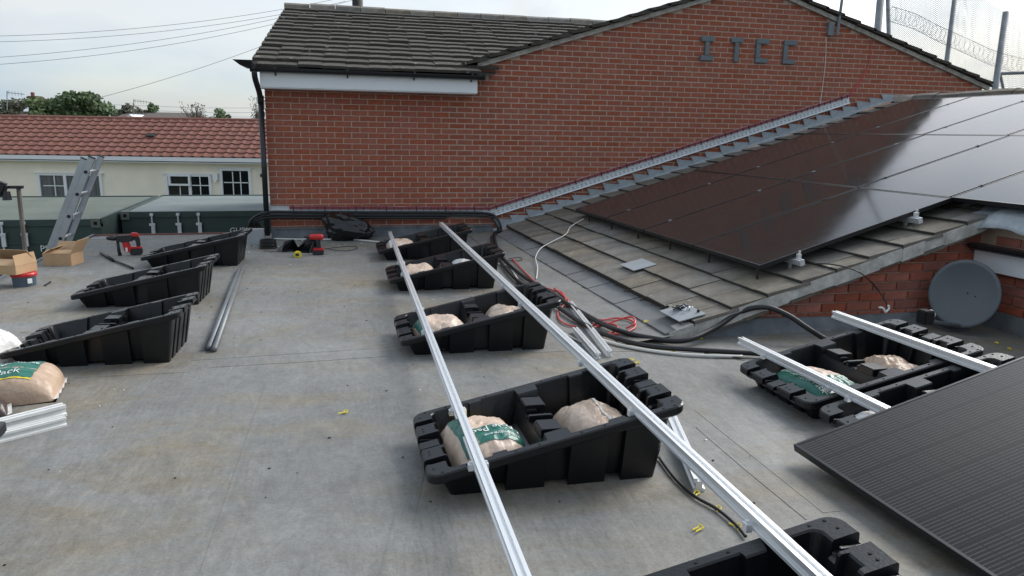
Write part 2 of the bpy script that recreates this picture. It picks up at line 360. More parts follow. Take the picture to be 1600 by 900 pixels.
# roof side wall and edge trim
mb = MB(); mb.box2((ROOF_LEFT - .03, -14.5, -.12), (ROOF_LEFT, ROOF_BACK + .03, .025)); mb.build('edge_trim', 'lead_dark', flat)
mb = MB(); mb.box2((ROOF_LEFT - .03, ROOF_BACK, -.12), (-.1, ROOF_BACK + .03, .02)); mb.build('edge_trim', 'far_brick', flat)
mb = MB(); mb.box2((ROOF_LEFT + .1, -14.4, -2.9), (-.2, ROOF_BACK - .1, -.35)); mb.box2((-.2, -14.4, -2.9), (8.9, -.1, -.35)); mb.build('wall_below', 'far_brick', flat)
mb = MB(); S = 900; mb.add([(-S, -S, -2.9), (S, -S, -2.9), (S, S, -2.9), (-S, S, -2.9)], [[0, 1, 2, 3]]); struct(mb.build('ground', 'grass_ground'))

# ================================================================== BRICK BUILDING
bb = thing('brick_building', 'red brick gabled hall with ITCC letters and dark tiled roof behind the flat roof', 'building', (0, 0, 0))
def zc(L): return 1.965 - L * .075
XL, XR, APX, APZ = -.10, 11.45, 7.06, 3.69
def gable_top(x):
    if x < 2.75: return 2.18
    return APZ - .308 * abs(x - APX)
prof = [(XL, -2.9), (XR, -2.9), (XR, gable_top(XR)), (APX, APZ), (2.75, gable_top(2.751)), (2.75, 2.18), (XL, 2.18)]
mb = MB(); mb.extrude(prof, (0, 0.006, 0), (0, .3, 0), (1, 0, 0), (0, 0, 1)); gw = mb.build('gable_wall', 'mortar', bb)
mb = MB(); mb.extrude([(0, -2.9), (7.8, -2.9), (7.8, 2.1), (0, 2.1)], (XL + .003, .31, 0), (XL + .25, .31, 0), (0, 1, 0), (0, 0, 1)); mb.build('side_wall', 'far_brick', bb)
def brick_mesh(l, h, d=.024, m='brick'):
    b = MB(); e = .004
    b.add([(0, d, 0), (l, d, 0), (l, d, h), (0, d, h), (0, e, 0), (l, e, 0), (l, e, h), (0, e, h), (e, 0, e), (l - e, 0, e), (l - e, 0, h - e), (e, 0, h - e)],
          [[0, 1, 5, 4], [1, 2, 6, 5], [2, 3, 7, 6], [3, 0, 4, 7], [4, 5, 9, 8], [5, 6, 10, 9], [6, 7, 11, 10], [7, 4, 8, 11], [8, 9, 10, 11]])
    return b.mesh('brick', m)
def flash_z(x): return .08 + .306 * (min(x, 9.8) - 3.0)
bricks = []
for k in range(-24, 26):
    z = zc(k + 1) + .005; off = 0 if k % 2 == 0 else .1125
    if k % 2 == 1 and k < 0: off = .1125
    x = off - .225
    while x < XR:
        x0, x1 = max(x + .006, XL), min(x + .219, XR); x += .225
        if x1 - x0 < .04: continue
        xm = (x0 + x1) / 2
        if z + .065 > min(gable_top(x0), gable_top(x1)) + .055: continue
        if xm > 3.1 and z + .065 < flash_z(xm) - .08: continue
        bricks.append(((Vector((xm, 0, z)) - CAM).length, x0, z, x1 - x0))
bricks.sort(); cache = {}; rest = MB()
for i, (d, x, z, l) in enumerate(bricks):
    if i < 300:
        key = round(l, 2)
        if key not in cache: cache[key] = brick_mesh(l, .065)
        link('brick', cache[key], gw, (x + random.uniform(-.001, .001), .001 + random.uniform(-.0012, .0012), z))
    else:
        y = .001 + random.uniform(-.0012, .0012); e = .003; h = .064; dd = .024
        rest.add([(x, y + dd, z), (x + l, y + dd, z), (x + l, y + dd, z + h), (x, y + dd, z + h), (x + e, y, z + e), (x + l - e, y, z + e), (x + l - e, y, z + h - e), (x + e, y, z + h - e)],
                 [[0, 1, 5, 4], [1, 2, 6, 5], [2, 3, 7, 6], [3, 0, 4, 7], [4, 5, 6, 7]])
o = rest.build('brickwork', 'brick', gw); o['kind'] = 'stuff'

# front slope of the left roof: eave at y=-.35, ridge at y=4.1
def lz(y): return 2.25 + .308 * (y + .35)
def verge_x(y): return -.22 + (y + .35) / 4.45 * .33
def valley_x(z): return 2.75 + (z - 2.36) / .308
mb = MB(); yr = 4.1
mb.add([(verge_x(-.35), -.35, lz(-.35) - .05), (2.72, -.35, lz(-.35) - .05), (7.0, yr, lz(yr) - .05), (verge_x(yr), yr, lz(yr) - .05), (verge_x(yr), 8.5, 2.2), (7.0, 8.5, 2.2)],
       [[0, 1, 2, 3], [3, 2, 5, 4]]); rf = mb.build('roof', 'tile_edge', bb)
def slab_tile(wd, ln, th, name='roof_tile', m='tile_dark', crown=0.0):
    """tile lying in +y (up slope), lower edge at y=0 ; a slight crown across its width"""
    b = MB(); nx = 4; vs = []
    for zz in (0, 1):
        for j in (0, 1):
            for i in range(nx + 1):
                x = wd * i / nx; c = crown * math.sin(math.pi * i / nx)
                vs.append((x, ln * j, (th if zz else 0) + c))
    n = nx + 1; fs = []
    for i in range(nx):
        fs += [[2 * n + i, 2 * n + i + 1, 3 * n + i + 1, 3 * n + i], [i + 1, i, n + i, n + i + 1], [i, i + 1, 2 * n + i + 1, 2 * n + i]]
    fs += [[0, 2 * n, 3 * n, n], [nx, n + nx, 3 * n + nx, 2 * n + nx]]
    return b.add(vs, fs).mesh(name, m)
TW, TG = .30, .31; ang = math.atan(.308)
tm = slab_tile(TW - .002, .40, .036, crown=.003); row = 0; yy = -.36; nt_ = 0; extra = []
while yy < yr - .12:
    x = verge_x(yy) - .03 + (0 if row % 2 == 0 else 0); zz = lz(yy)
    while x < min(valley_x(zz) + .1, 7.0):
        extra.append(((Vector((x, yy, zz)) - CAM).length, x, yy, zz)); x += TW
    yy += TG * math.cos(ang); row += 1
extra.sort(); rest = MB()
for i, (d, x, y, z) in enumerate(extra):
    jit = random.uniform(-.006, .006)
    if i < 300:
        link('roof_tile', tm, rf, (x, y, z + jit), (ang - .10 + random.uniform(-.010, .010), random.uniform(-.008, .008), 0))
    else:
        a = ang - .10; rest.box((x + TW / 2, y + .17 * math.cos(a), z + .17 * math.sin(a) + .015), (TW - .002, .4, .036), Matrix.Rotation(a, 3, 'X'))
if rest.v: o = rest.build('roof_tiling', 'tile_dark', rf); o['kind'] = 'stuff'
mb = MB(); xx = verge_x(yr) - .06
while xx < 6.0:
    mb2 = MB(); mb2.extrude([(-.13, -.05), (-.09, .03), (0, .07), (.09, .03), (.13, -.05)], (0, 0, 0), (.44, 0, 0), (0, 1, 0), (0, 0, 1))
    o = mb2.build('ridge_tile', 'tile_grey', rf, loc=(xx, yr, lz(yr) + .02 + random.uniform(-.008, .008))); xx += .45
# verge mortar at the left end
mb = MB(); a, b = Vector((verge_x(-.35) + .0, -.33, lz(-.35) - .045)), Vector((verge_x(yr) + .0, yr, lz(yr) - .045))
mb.extrude([(-.0, -.02), (.05, -.02), (.05, .03), (0, .03)], a, b, (1, 0, 0), (0, 0, 1)); mb.build('verge', 'cement', rf)
# gable roof verge: tile ends, cement strip, both slopes
def verge_run(x0, x1, name, m, y0, y1, lo, hi):
    b = MB(); b.extrude([(y0, lo), (y1, lo), (y1, hi), (y0, hi)], (x0, 0, gable_top(x0)), (x1, 0, gable_top(x1)), (0, 1, 0), (0, 0, 1)); return b.build(name, m, bb)
gr = verge_run(2.76, APX, 'gable_roof', 'tile_edge', -.06, 6.0, .06, .09); gr2 = verge_run(APX, XR + .15, 'gable_roof', 'tile_edge', -.06, 6.0, .06, .09)
verge_run(2.76, APX, 'verge_cement', 'cement', -.05, .02, -.01, .055); verge_run(APX, XR + .1, 'verge_cement', 'cement', -.05, .02, -.01, .055)
for sgn in (-1, 1):
    t_ = 0.12
    while t_ < (APX - 2.7 if sgn < 0 else XR - APX + .15):
        x = APX + sgn * t_; z = APZ - .308 * t_
        b = MB(); b.box((0, .10, .092), (.36, .42, .042), Matrix.Rotation(sgn * (ang - .07), 3, 'Y')); o = b.build('verge_tile', 'tile_dark', gr if sgn < 0 else gr2, loc=(x, 0, z + random.uniform(-.006, .006))); t_ += .30
# fascia, gutter, brackets, downpipe
fy = -.30
mb = MB(); mb.box2((-.13, fy, 2.0), (2.70, fy + .02, 2.19)); fa = mb.build('fascia_board', 'white_plastic', bb)
mb = MB(); mb.box2((2.60, fy - .004, 1.995), (2.705, fy + .024, 2.193)); mb.build('fascia_joint', 'white_plastic', fa)
mb = MB(); mb.box2((-.13, fy + .02, 1.985), (2.70, .0, 2.0)); mb.build('soffit', 'white_plastic', bb)
mb = MB(); prof = [(math.cos(t) * .058, math.sin(t) * .058) for t in [math.pi + math.pi * i / 10 for i in range(11)]] + [(.050, 0), (.05, -.01), (-.05, -.01), (-.05, 0)]
mb.extrude(prof, (-.24, fy - .062, 2.235), (2.79, fy - .062, 2.225), (0, 1, 0), (0, 0, 1)); gu = mb.build('gutter', 'gutter_black', bb)
for gx in (.05, .95, 1.82, 2.6):
    mb = MB(); mb.extrude([(math.cos(t) * .064, math.sin(t) * .064) for t in [math.pi * .95 + math.pi * 1.1 * i / 10 for i in range(11)]], (gx, fy - .062, 2.232), (gx + .03, fy - .062, 2.232), (0, 1, 0), (0, 0, 1)); mb.box((gx + .015, fy - .01, 2.155), (.02, .02, .03)); mb.build('gutter_bracket', 'gutter_black', gu)
mb = MB(); mb.box2((2.78, fy - .125, 2.17), (2.80, fy, 2.24)); mb.build('gutter_stop', 'gutter_black', gu)
mb = MB(); mb.add([(-.42, -.62, 2.30), (-.20, -.62, 2.30), (-.14, -.28, 2.31), (-.36, -.24, 2.33), (-.34, -.56, 2.24), (-.2, -.54, 2.2), (-.14, -.3, 2.2), (-.28, -.28, 2.22)],
                 [[0, 1, 2, 3], [7, 6, 5, 4], [0, 4, 5, 1], [1, 5, 6, 2], [2, 6, 7, 3], [3, 7, 4, 0]]); mb.build('eave_box_end', 'gutter_black', bb)
mb = MB(); mb.tube(spline([(-.19, -.36, 2.22), (-.185, -.34, 2.1), (-.16, -.14, 1.95), (-.15, -.07, 1.84)]), .036, 12); mb.tube([(-.15, -.07, 1.86), (-.15, -.07, .05)], .036, 12)
mb.tube([(-.15, -.07, 1.90), (-.15, -.07, 1.80)], .043, 12); dp = mb.build('downpipe', 'gutter_black', bb, smooth=True)
# lead flashing upstand at wall base
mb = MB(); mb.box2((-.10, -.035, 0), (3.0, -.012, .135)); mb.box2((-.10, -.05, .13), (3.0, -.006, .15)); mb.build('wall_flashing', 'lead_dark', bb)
# letters I T C C
Z0, Z1 = 2.585, 2.935
def letter(px, bars):
    x = PY(px, 75, 0).x; m_ = MB()
    for (a, b, c, d) in bars: m_.box2((x + a, -.035, Z0 + c), (x + b, -.006, Z0 + d))
    o = m_.build('letter', 'letter_grey', bb, bevel=.004); return o
H_ = Z1 - Z0
letter(1104, [(-.105, .105, H_ - .075, H_), (-.105, .105, 0, .075), (-.036, .036, .077, H_ - .077)])
letter(1150, [(-.10, .10, H_ - .07, H_), (-.036, .036, 0, H_ - .072)])
letter(1190, [(-.11, .11, H_ - .07, H_), (-.11, -.035, .072, H_ - .072), (-.11, .10, 0, .07)])
letter(1233, [(-.11, .12, H_ - .07, H_), (-.11, -.035, .072, H_ - .072), (-.11, .10, 0, .07)])
# aerial bracket on the gable
p = PY(1298, 45, -.03); mb = MB(); mb.box(p, (.10, .05, .20)); mb.tube([p + Vector((.09, -.05, -.10)), p + Vector((.13, -.06, .95))], .022, 8); mb.build('aerial_mast', 'steel_post', bb)
# thin wires hanging on the wall
def wall_wire(pts, m, name='wall_wire', r=.005, y=-.02):
    b = MB(); b.tube(spline([PY(*p, y) for p in pts]), r, 6); return b.build(name, m, bb)
wall_wire([(1291, 58), (1290, 95), (1286, 130), (1281, 165), (1276, 180), (1262, 186), (1264, 196)], 'cable_white')
wall_wire([(1362, 52), (1361, 85), (1352, 115), (1335, 140), (1322, 152)], 'cable_red'); wall_wire([(1362, 52), (1360, 92), (1346, 122), (1322, 155)], 'cable_red')

# ================================================================== PITCHED ROOF ON THE RIGHT
rb = thing('tiled_annexe', 'low pitched grey tiled roof annexe carrying solar panels, beside brick gable', 'building')
RIDGE_X, VY = 9.75, -5.85
mb = MB(); e_ = -.03
mb.add([(EAVE_X, 0, roof_z(EAVE_X) + e_), (RIDGE_X, 0, roof_z(RIDGE_X) + e_), (RIDGE_X, -12, roof_z(RIDGE_X) + e_), (5.8, -12, roof_z(5.8) + e_), (5.8, VY, roof_z(5.8) + e_), (EAVE_X, VY, roof_z(EAVE_X) + e_),
        (RIDGE_X + 6, 0, .3), (RIDGE_X + 6, -12, .3)], [[0, 1, 2, 3, 4, 5], [1, 6, 7, 2]]); rs = mb.build('roof', 'tile_edge', rb)
ra = math.atan(SL); TWY = .33
tmg = MB(); tmg.box2((.004, .002, 0), (.37, TWY - .002, .026)); tmg.box2((0, .002, -.012), (.004, TWY - .002, .024), 1); tmg = tmg.mesh('roof_tile', ['tile_grey', 'tile_edge'])
tmn = MB(); tmn.box2((0, .003, 0), (.27, TWY - .003, .018)); tmn = tmn.mesh('roof_tile', 'tile_new', bevel=.002)
rows = [(2.97, 1), (3.19, 0)] + [(3.49 + .287 * i, 0) for i in range(22)]
for ri, (x, new) in enumerate(rows):
    y = VY - .02 + (0 if ri % 2 == 0 else .165) - (.33 if ri % 2 else 0)
    if x > 5.68: y = -7.6 + (0 if ri % 2 == 0 else .165)
    while y < -.03:
        yl = max(y, (VY - .03) if x <= 5.68 else -9); yh = min(y + TWY, -.02); y += TWY
        if yh - yl < .08: continue
        ym = (yl + yh) / 2
        if not (x < 4.35 or ym > -1.4 or (ym < -5.0 and x < 6.6)): continue
        if x > 9.5: continue
        o = link('roof_tile', tmn if new else tmg, rs, (x, yl, roof_z(x) + (.006 if new else .025) + random.uniform(-.004, .005)), (random.uniform(-.008, .008), -(ra - .068) + random.uniform(-.008, .008), random.uniform(-.006, .006)))
        o.scale.y = (yh - yl) / TWY
# patched slates
for (px, py, sx, sy) in ((997, 414, .24, .34), (1066, 489, .22, .34)):
    p = RP(px, py, .056); mb = MB(); mb.box((0, 0, 0), (sx, sy, .006), Matrix.Rotation(-(ra - .068), 3, 'Y')); mb.build('patch_slate', 'slate_patch', rs, loc=p + Vector((0, 0, .004)))
# eave board: smooth grey felt apron between flat roof and first tile row
mb = MB(); mb.add([(2.62, -5.9, .006), (2.62, .0, .006), (3.02, .0, .055), (3.02, -5.9, .05)], [[3, 2, 1, 0]]); mb.build('felt_apron', 'roof_felt', rs)
# ridge tiles
for i in range(24):
    b = MB(); b.extrude([(-.14, -.04), (-.09, .04), (0, .075), (.09, .04), (.14, -.04)], (0, 0, 0), (0, -.44, 0), (1, 0, 0), (0, 0, 1)); b.build('ridge_tile', 'cement' if i == 0 else 'tile_grey', rs, loc=(RIDGE_X, -.02 - .45 * i, roof_z(RIDGE_X) + .03 + random.uniform(-.008, .008)))
# near verge: mortar strip and undercloak
def slope_strip(x0, x1, y0, y1, lo, hi, name, m, par):
    b = MB(); n = 14; 
    for i in range(n):
        a, c = x0 + (x1 - x0) * i / n, x0 + (x1 - x0) * (i + 1) / n; j = random.uniform(-.006, .006)
        b.extrude([(y0 + j, lo + j), (y1, lo + j), (y1, hi), (y0 + j, hi)], (a, 0, roof_z(a)), (c, 0, roof_z(c)), (0, 1, 0), (0, 0, 1))
    return b.build(name, m, par)
slope_strip(3.0, 5.70, VY - .026, VY + .10, -.075, .022, 'verge_mortar', 'cement_pale', rs)
slope_strip(3.05, 5.70, VY - .012, VY + .12, -.100, -.077, 'undercloak', 'tile_grey', rs)
# near gable wall with bricks
NY = VY + .08
mb = MB(); mb.extrude([(3.05, -.3), (5.95, -.3), (5.95, roof_z(5.95) - .1), (3.05, roof_z(3.05) - .1)], (0, NY + .01, 0), (0, NY + .2, 0), (1, 0, 0), (0, 0, 1)); nw = mb.build('gable_wall', 'mortar', rb)
bmn = {}
for k in range(0, 11):
    z = .06 + .075 * k; x = 3.0 + (0 if k % 2 else .1125) - .02
    while x < 5.74:
        x0, x1 = max(x + .005, 3.1), min(x + .22, 5.765); x += .225
        if x1 - x0 < .03 or z + .065 > roof_z((x0 + x1) / 2) - .035: continue
        key = round(x1 - x0, 2)
        if key not in bmn: bmn[key] = brick_mesh(x1 - x0, .065, .026, 'brick_near')
        link('brick', bmn[key], nw, (x0, NY - .006 + random.uniform(-.003, .003), z))
# return wall facing left, beyond the dish
mb = MB(); mb.box2((5.79, -12, -.3), (5.99, NY + .01, roof_z(5.8) - .08)); rw = mb.build('return_wall', 'mortar', rb)
for k in range(0, 9):
    z = .06 + .075 * k; y = NY - .02 - (0 if k % 2 else .1125)
    for j in range(7):
        key = .215
        if key not in bmn: bmn[key] = brick_mesh(.215, .065, .026, 'brick_near')
        if z + .065 < roof_z(5.8) - .1: link('brick', bmn[key], rw, (5.776 + random.uniform(-.003, .003), y, z), (0, 0, -math.pi / 2)); y -= .225
mb = MB(); mb.box2((5.70, -12, .45), (5.72, VY + .06, .62)); mb.build('fascia_board', 'white_plastic', rb)
mb = MB(); prof = [(math.cos(t) * .055, math.sin(t) * .055) for t in [math.pi + math.pi * i / 8 for i in range(9)]]
mb.extrude(prof, (5.64, VY + .03, .665), (5.64, -12, .665), (1, 0, 0), (0, 0, 1)); mb.build('gutter', 'gutter_black', rb)
# crumpled lead sheet over the eave corner
def lead_sheet(name, x0, x1, y0, y1, base, par, amp=.02, m='lead'):
    b = MB(); nx, ny = 16, 12; vs = []
    for j in range(ny + 1):
        for i in range(nx + 1):
            x = x0 + (x1 - x0) * i / nx; y = y0 + (y1 - y0) * j / ny + .02 * math.sin(i * 1.3)
            vs.append((x, y, base(x) + amp * noise.noise((x * 6, y * 9, 1)) + amp * .9 * math.copysign(abs(math.sin(y * 11 + x)) ** .6, math.sin(y * 11 + x))))
    b.add(vs, [[j * (nx + 1) + i, j * (nx + 1) + i + 1, (j + 1) * (nx + 1) + i + 1, (j + 1) * (nx + 1) + i] for j in range(ny) for i in range(nx)])
    o = b.build(name, m, par, smooth=True); md = o.modifiers.new('s', 'SOLIDIFY'); md.thickness = .006; return o
lead_sheet('lead_saddle', 5.60, 6.25, -6.42, -5.72, lambda x: roof_z(x) + .062 - max(0, 5.70 - x) * .9, rs)
# base flashing along the near gable
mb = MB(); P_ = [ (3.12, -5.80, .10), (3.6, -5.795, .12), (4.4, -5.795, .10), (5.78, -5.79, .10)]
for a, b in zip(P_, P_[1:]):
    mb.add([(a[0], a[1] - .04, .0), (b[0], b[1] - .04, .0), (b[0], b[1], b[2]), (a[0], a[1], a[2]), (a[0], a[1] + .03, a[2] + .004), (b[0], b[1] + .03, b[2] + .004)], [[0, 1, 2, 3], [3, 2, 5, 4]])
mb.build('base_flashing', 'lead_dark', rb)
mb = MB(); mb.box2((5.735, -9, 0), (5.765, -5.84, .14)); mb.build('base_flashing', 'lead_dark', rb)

# stepped lead flashing on the brick gable
sf = thing('stepped_flashing', 'stepped grey lead flashing climbing the brick gable above the tiles', 'flashing')
x = 3.05; i = 0
while x < 9.65:
    w_ = .25; zb = flash_z(x); ztop = flash_z(x + w_) + .045 + random.uniform(-.012, .012); tilt = random.uniform(-.01, .015)
    b = MB(); b.add([(.05, 0, -.03), (w_ + .06, 0, -.03 + (w_ + .06) * .306), (w_ + .02, -.004, ztop - zb - .006), (-.035, -.010 - tilt, ztop - zb + .006 + tilt)], [[0, 1, 2, 3]])
    o = b.build('flashing_step', 'lead', sf, loc=(x, -.022 - .004 * (i % 2), zb)); md = o.modifiers.new('s', 'SOLIDIFY'); md.thickness = .003; x += w_ - .012; i += 1
b = MB(); n = 40
for j in range(n):
    xa, xb = 3.0 + 6.7 * j / n, 3.0 + 6.7 * (j + 1) / n
    za, zb = flash_z(xa) - .03, flash_z(xb) - .03; ya, yb_ = -.13 - .03 * noise.noise((xa * 3, 0, 0)), -.13 - .03 * noise.noise((xb * 3, 0, 0))
    b.add([(xa, -.02, za + .035), (xb, -.02, zb + .035), (xb, yb_, zb + .0), (xa, ya, za + .0)], [[0, 1, 2, 3]])
b.build('flashing_apron', 'lead', sf)
for j in range(9):
    xa = 3.1 + .74 * j; b = MB(); m_ = 8; vs = []
    for q in range(m_ + 1):
        xx = xa + .5 * q / m_; wv = .02 * noise.noise((xx * 9, 2, 0))
        vs += [(xx, -.12 + wv, flash_z(xx) - .020), (xx, -.19 + wv, flash_z(xx) - .036 + wv * .3), (xx, -.20 + wv, flash_z(xx) - .075)]
    b.add(vs, [[q * 3 + c, q * 3 + c + 1, q * 3 + c + 4, q * 3 + c + 3] for q in range(m_) for c in (0, 1)]); b.build('mortar_fillet', 'cement_orange' if j % 3 != 1 else 'cement', sf)

# ================================================================== SOLAR PANELS
PH = .17
def solar_panel(name, label, group, size, M):
    """size (x up-slope, y); M places local origin (low, far corner); y runs to -"""
    sx, sy = size; root = bpy.data.objects.new(name, None); COL.objects.link(root); root.matrix_world = M; tag(root, label, 'solar panel', group)
    b = MB(); t = .016; h = .035
    for (a, c) in (((0, -sy), (t, 0)), ((sx - t, -sy), (sx, 0)), ((t, -t), (sx - t, 0)), ((t, -sy), (sx - t, -sy + t))): b.box2((a[0], a[1], -h), (c[0], c[1], 0))
    b.build('frame', 'panel_frame', root, bevel=.0015)
    b = MB(); b.box2((t, -sy + t, -.008), (sx - t, -t, -.002)); b.build('glass', 'panel_glass', root)
    return root
PW, PL = 1.10, 1.83; PX0, PY0 = 3.90, -1.10; PP, PS = 1.118, 1.745
rowname = ['bottom row', 'middle row', 'top row']
ordn = ['first', 'second', 'third', 'fourth', 'fifth', 'sixth']
for r_ in range(3):
    for c_ in range(4 if r_ == 0 else 6):
        x0 = PX0 + r_ * PS; y0 = PY0 + .04 * r_ - c_ * PP
        M = Matrix.Translation((x0, y0, roof_z(x0) + PH)) @ Matrix.Rotation(-ra, 4, 'Y')
        solar_panel('solar_panel', 'black roof solar panel, %s of the roof array, %s from the brick gable' % (rowname[r_], ordn[c_]), 'solar panels mounted on the tiled roof', (1.812, PW), M)
# mounting rails under the roof panels, their ends showing
for r_ in range(3):
    for q, f_ in enumerate((.32, 1.42)):
        x = PX0 + r_ * PS + f_ * math.cos(ra); z = roof_z(x) + PH - .062
        y1 = -5.66 if r_ == 0 else -7.9
        b = MB(); b.extrude([(-.02, -.022), (.02, -.022), (.02, .022), (.008, .022), (.008, .0), (-.008, .0), (-.008, .022), (-.02, .022)], (x, -1.0, z), (x, y1, z), (math.cos(ra), 0, math.sin(ra)), (-math.sin(ra), 0, math.cos(ra)))
        o = b.build('mounting_rail', 'alu'); tag(o, 'aluminium rail under the roof panels, %s rail of the %s' % (('lower', 'upper')[q], rowname[r_]), 'rail', 'rails under the roof panels')
        for hh in range(5 if r_ == 0 else 2):
            b = MB(); yy = -1.5 - hh * 1.0 if r_ == 0 else -5.9 - hh; b.box((x, yy, z - .055), (.02, .022, .07)); b.box((x + .05, yy, z - .088), (.12, .022, .005), Matrix.Rotation(-ra, 3, 'Y')); b.build('roof_hook', 'alu_dull', o)
        if r_ == 0:
            b = MB(); b.box((x, -5.605, z + .04), (.03, .026, .045)); b.box((x, -5.61, z + .078), (.014, .014, .02)); b.build('end_clamp', 'alu', o)
# legs visible under the low edge
for j in range(6):
    y = -1.6 - j * .78; b = MB(); x = PX0 + .02; b.box((x, y, roof_z(x) + PH - .08), (.010, .022, .09)); o = b.build('support_foot', 'panel_frame'); tag(o, 'small dark support foot under the low panel edge, %s from the brick gable' % ordn[j], 'bracket', 'feet under the low panel edge')
# mid clamps on panel joints
for r_ in range(3):
    for c_ in range(1, 5):
        for f_ in (.32, 1.42):
            x = PX0 + r_ * PS + f_ * math.cos(ra); y = PY0 + .04 * r_ - c_ * PP + .009
            if r_ == 0 and c_ > 3: continue
            b = MB(); b.box((x, y, roof_z(x) + PH + .003), (.035, .024, .004), Matrix.Rotation(-ra, 3, 'Y')); b.box((x, y, roof_z(x) + PH + .006), (.012, .012, .006)); o = b.build('panel_clamp', 'alu_dull' if c_ < 3 else 'panel_frame'); tag(o, 'small clamp on a %s panel joint, %s joint from gable, %s of its pair' % (rowname[r_], ordn[c_ - 1], 'lower' if f_ < 1 else 'upper'), 'clamp', 'clamps on the roof panel joints')
# loose big panel in the foreground
sl2 = .277; a2 = math.atan(sl2)
M = Matrix.Translation((2.65, -7.87, .085)) @ Matrix.Rotation(-a2, 4, 'Y')
solar_panel('solar_panel', 'large black solar panel tilted over the ballast tubs in the right foreground', None, (1.722, 1.134), M)

# ================================================================== BALLAST TUBS
TL, TWD, TZ0, TZ1 = 1.10, .70, .12, .36
def rimz(x): return TZ0 + (TZ1 - TZ0) * x / TL
def corr_long(x):
    for a, b, c in ((.27, .33, .028), (.50, .60, .085), (.77, .84, .03)):
        if a <= x <= b: return c
    return 0.0
XS = [.20, .268, .272, .30, .328, .332, .42, .498, .502, .55, .598, .602, .70, .768, .772, .80, .838, .842, .90]
def corr_end(y):
    y = abs(y)
    if .05 < y < .10 or .17 < y < .22: return .028
    return 0.0
def notch(y):
    y = abs(y)
    if y < .035: return -.016
    if .035 <= y < .075 or .185 < y < .235: return -.034
    return 0.0
YS = [-.24, -.236, -.234, -.222, -.218, -.186, -.184, -.172, -.168, -.12, -.102, -.098, -.076, -.074, -.052, -.048, -.036, -.034, 0]
YS = YS + [-v for v in YS[:-1][::-1]]
def ring(dl, de, drop, use_c, zfun, notched=False, ck=1.0):
    """dl inset on long sides, de inset on ends"""
    rr = max(.055 - min(dl, de) * .5, .02); pts = []
    W2 = TWD / 2
    def corner(cx, cy, a0): return [(cx + rr * math.cos(a0 + math.pi / 2 * k / 5), cy + rr * math.sin(a0 + math.pi / 2 * k / 5), 0) for k in range(6)]
    for x in XS: pts.append((x, -W2 + dl + (corr_long(x) * ck if use_c else 0), 0))
    pts += corner(TL - de - rr, -W2 + dl + rr, -math.pi / 2)
    for y in YS: pts.append((TL - de - (corr_end(y) * ck if use_c else 0), y, notch(y) if notched else 0))
    pts += corner(TL - de - rr, W2 - dl - rr, 0)
    for x in XS[::-1]: pts.append((x, W2 - dl - (corr_long(x) * ck if use_c else 0), 0))
    pts += corner(de + rr, W2 - dl - rr, math.pi / 2)
    for y in YS[::-1]: pts.append((de + (corr_end(y) * ck * .5 if use_c else 0), y, notch(y) if notched else 0))
    pts += corner(de + rr, -W2 + dl + rr, math.pi)
    return [Vector((x, y, zfun(x) + drop + n_)) for x, y, n_ in pts]
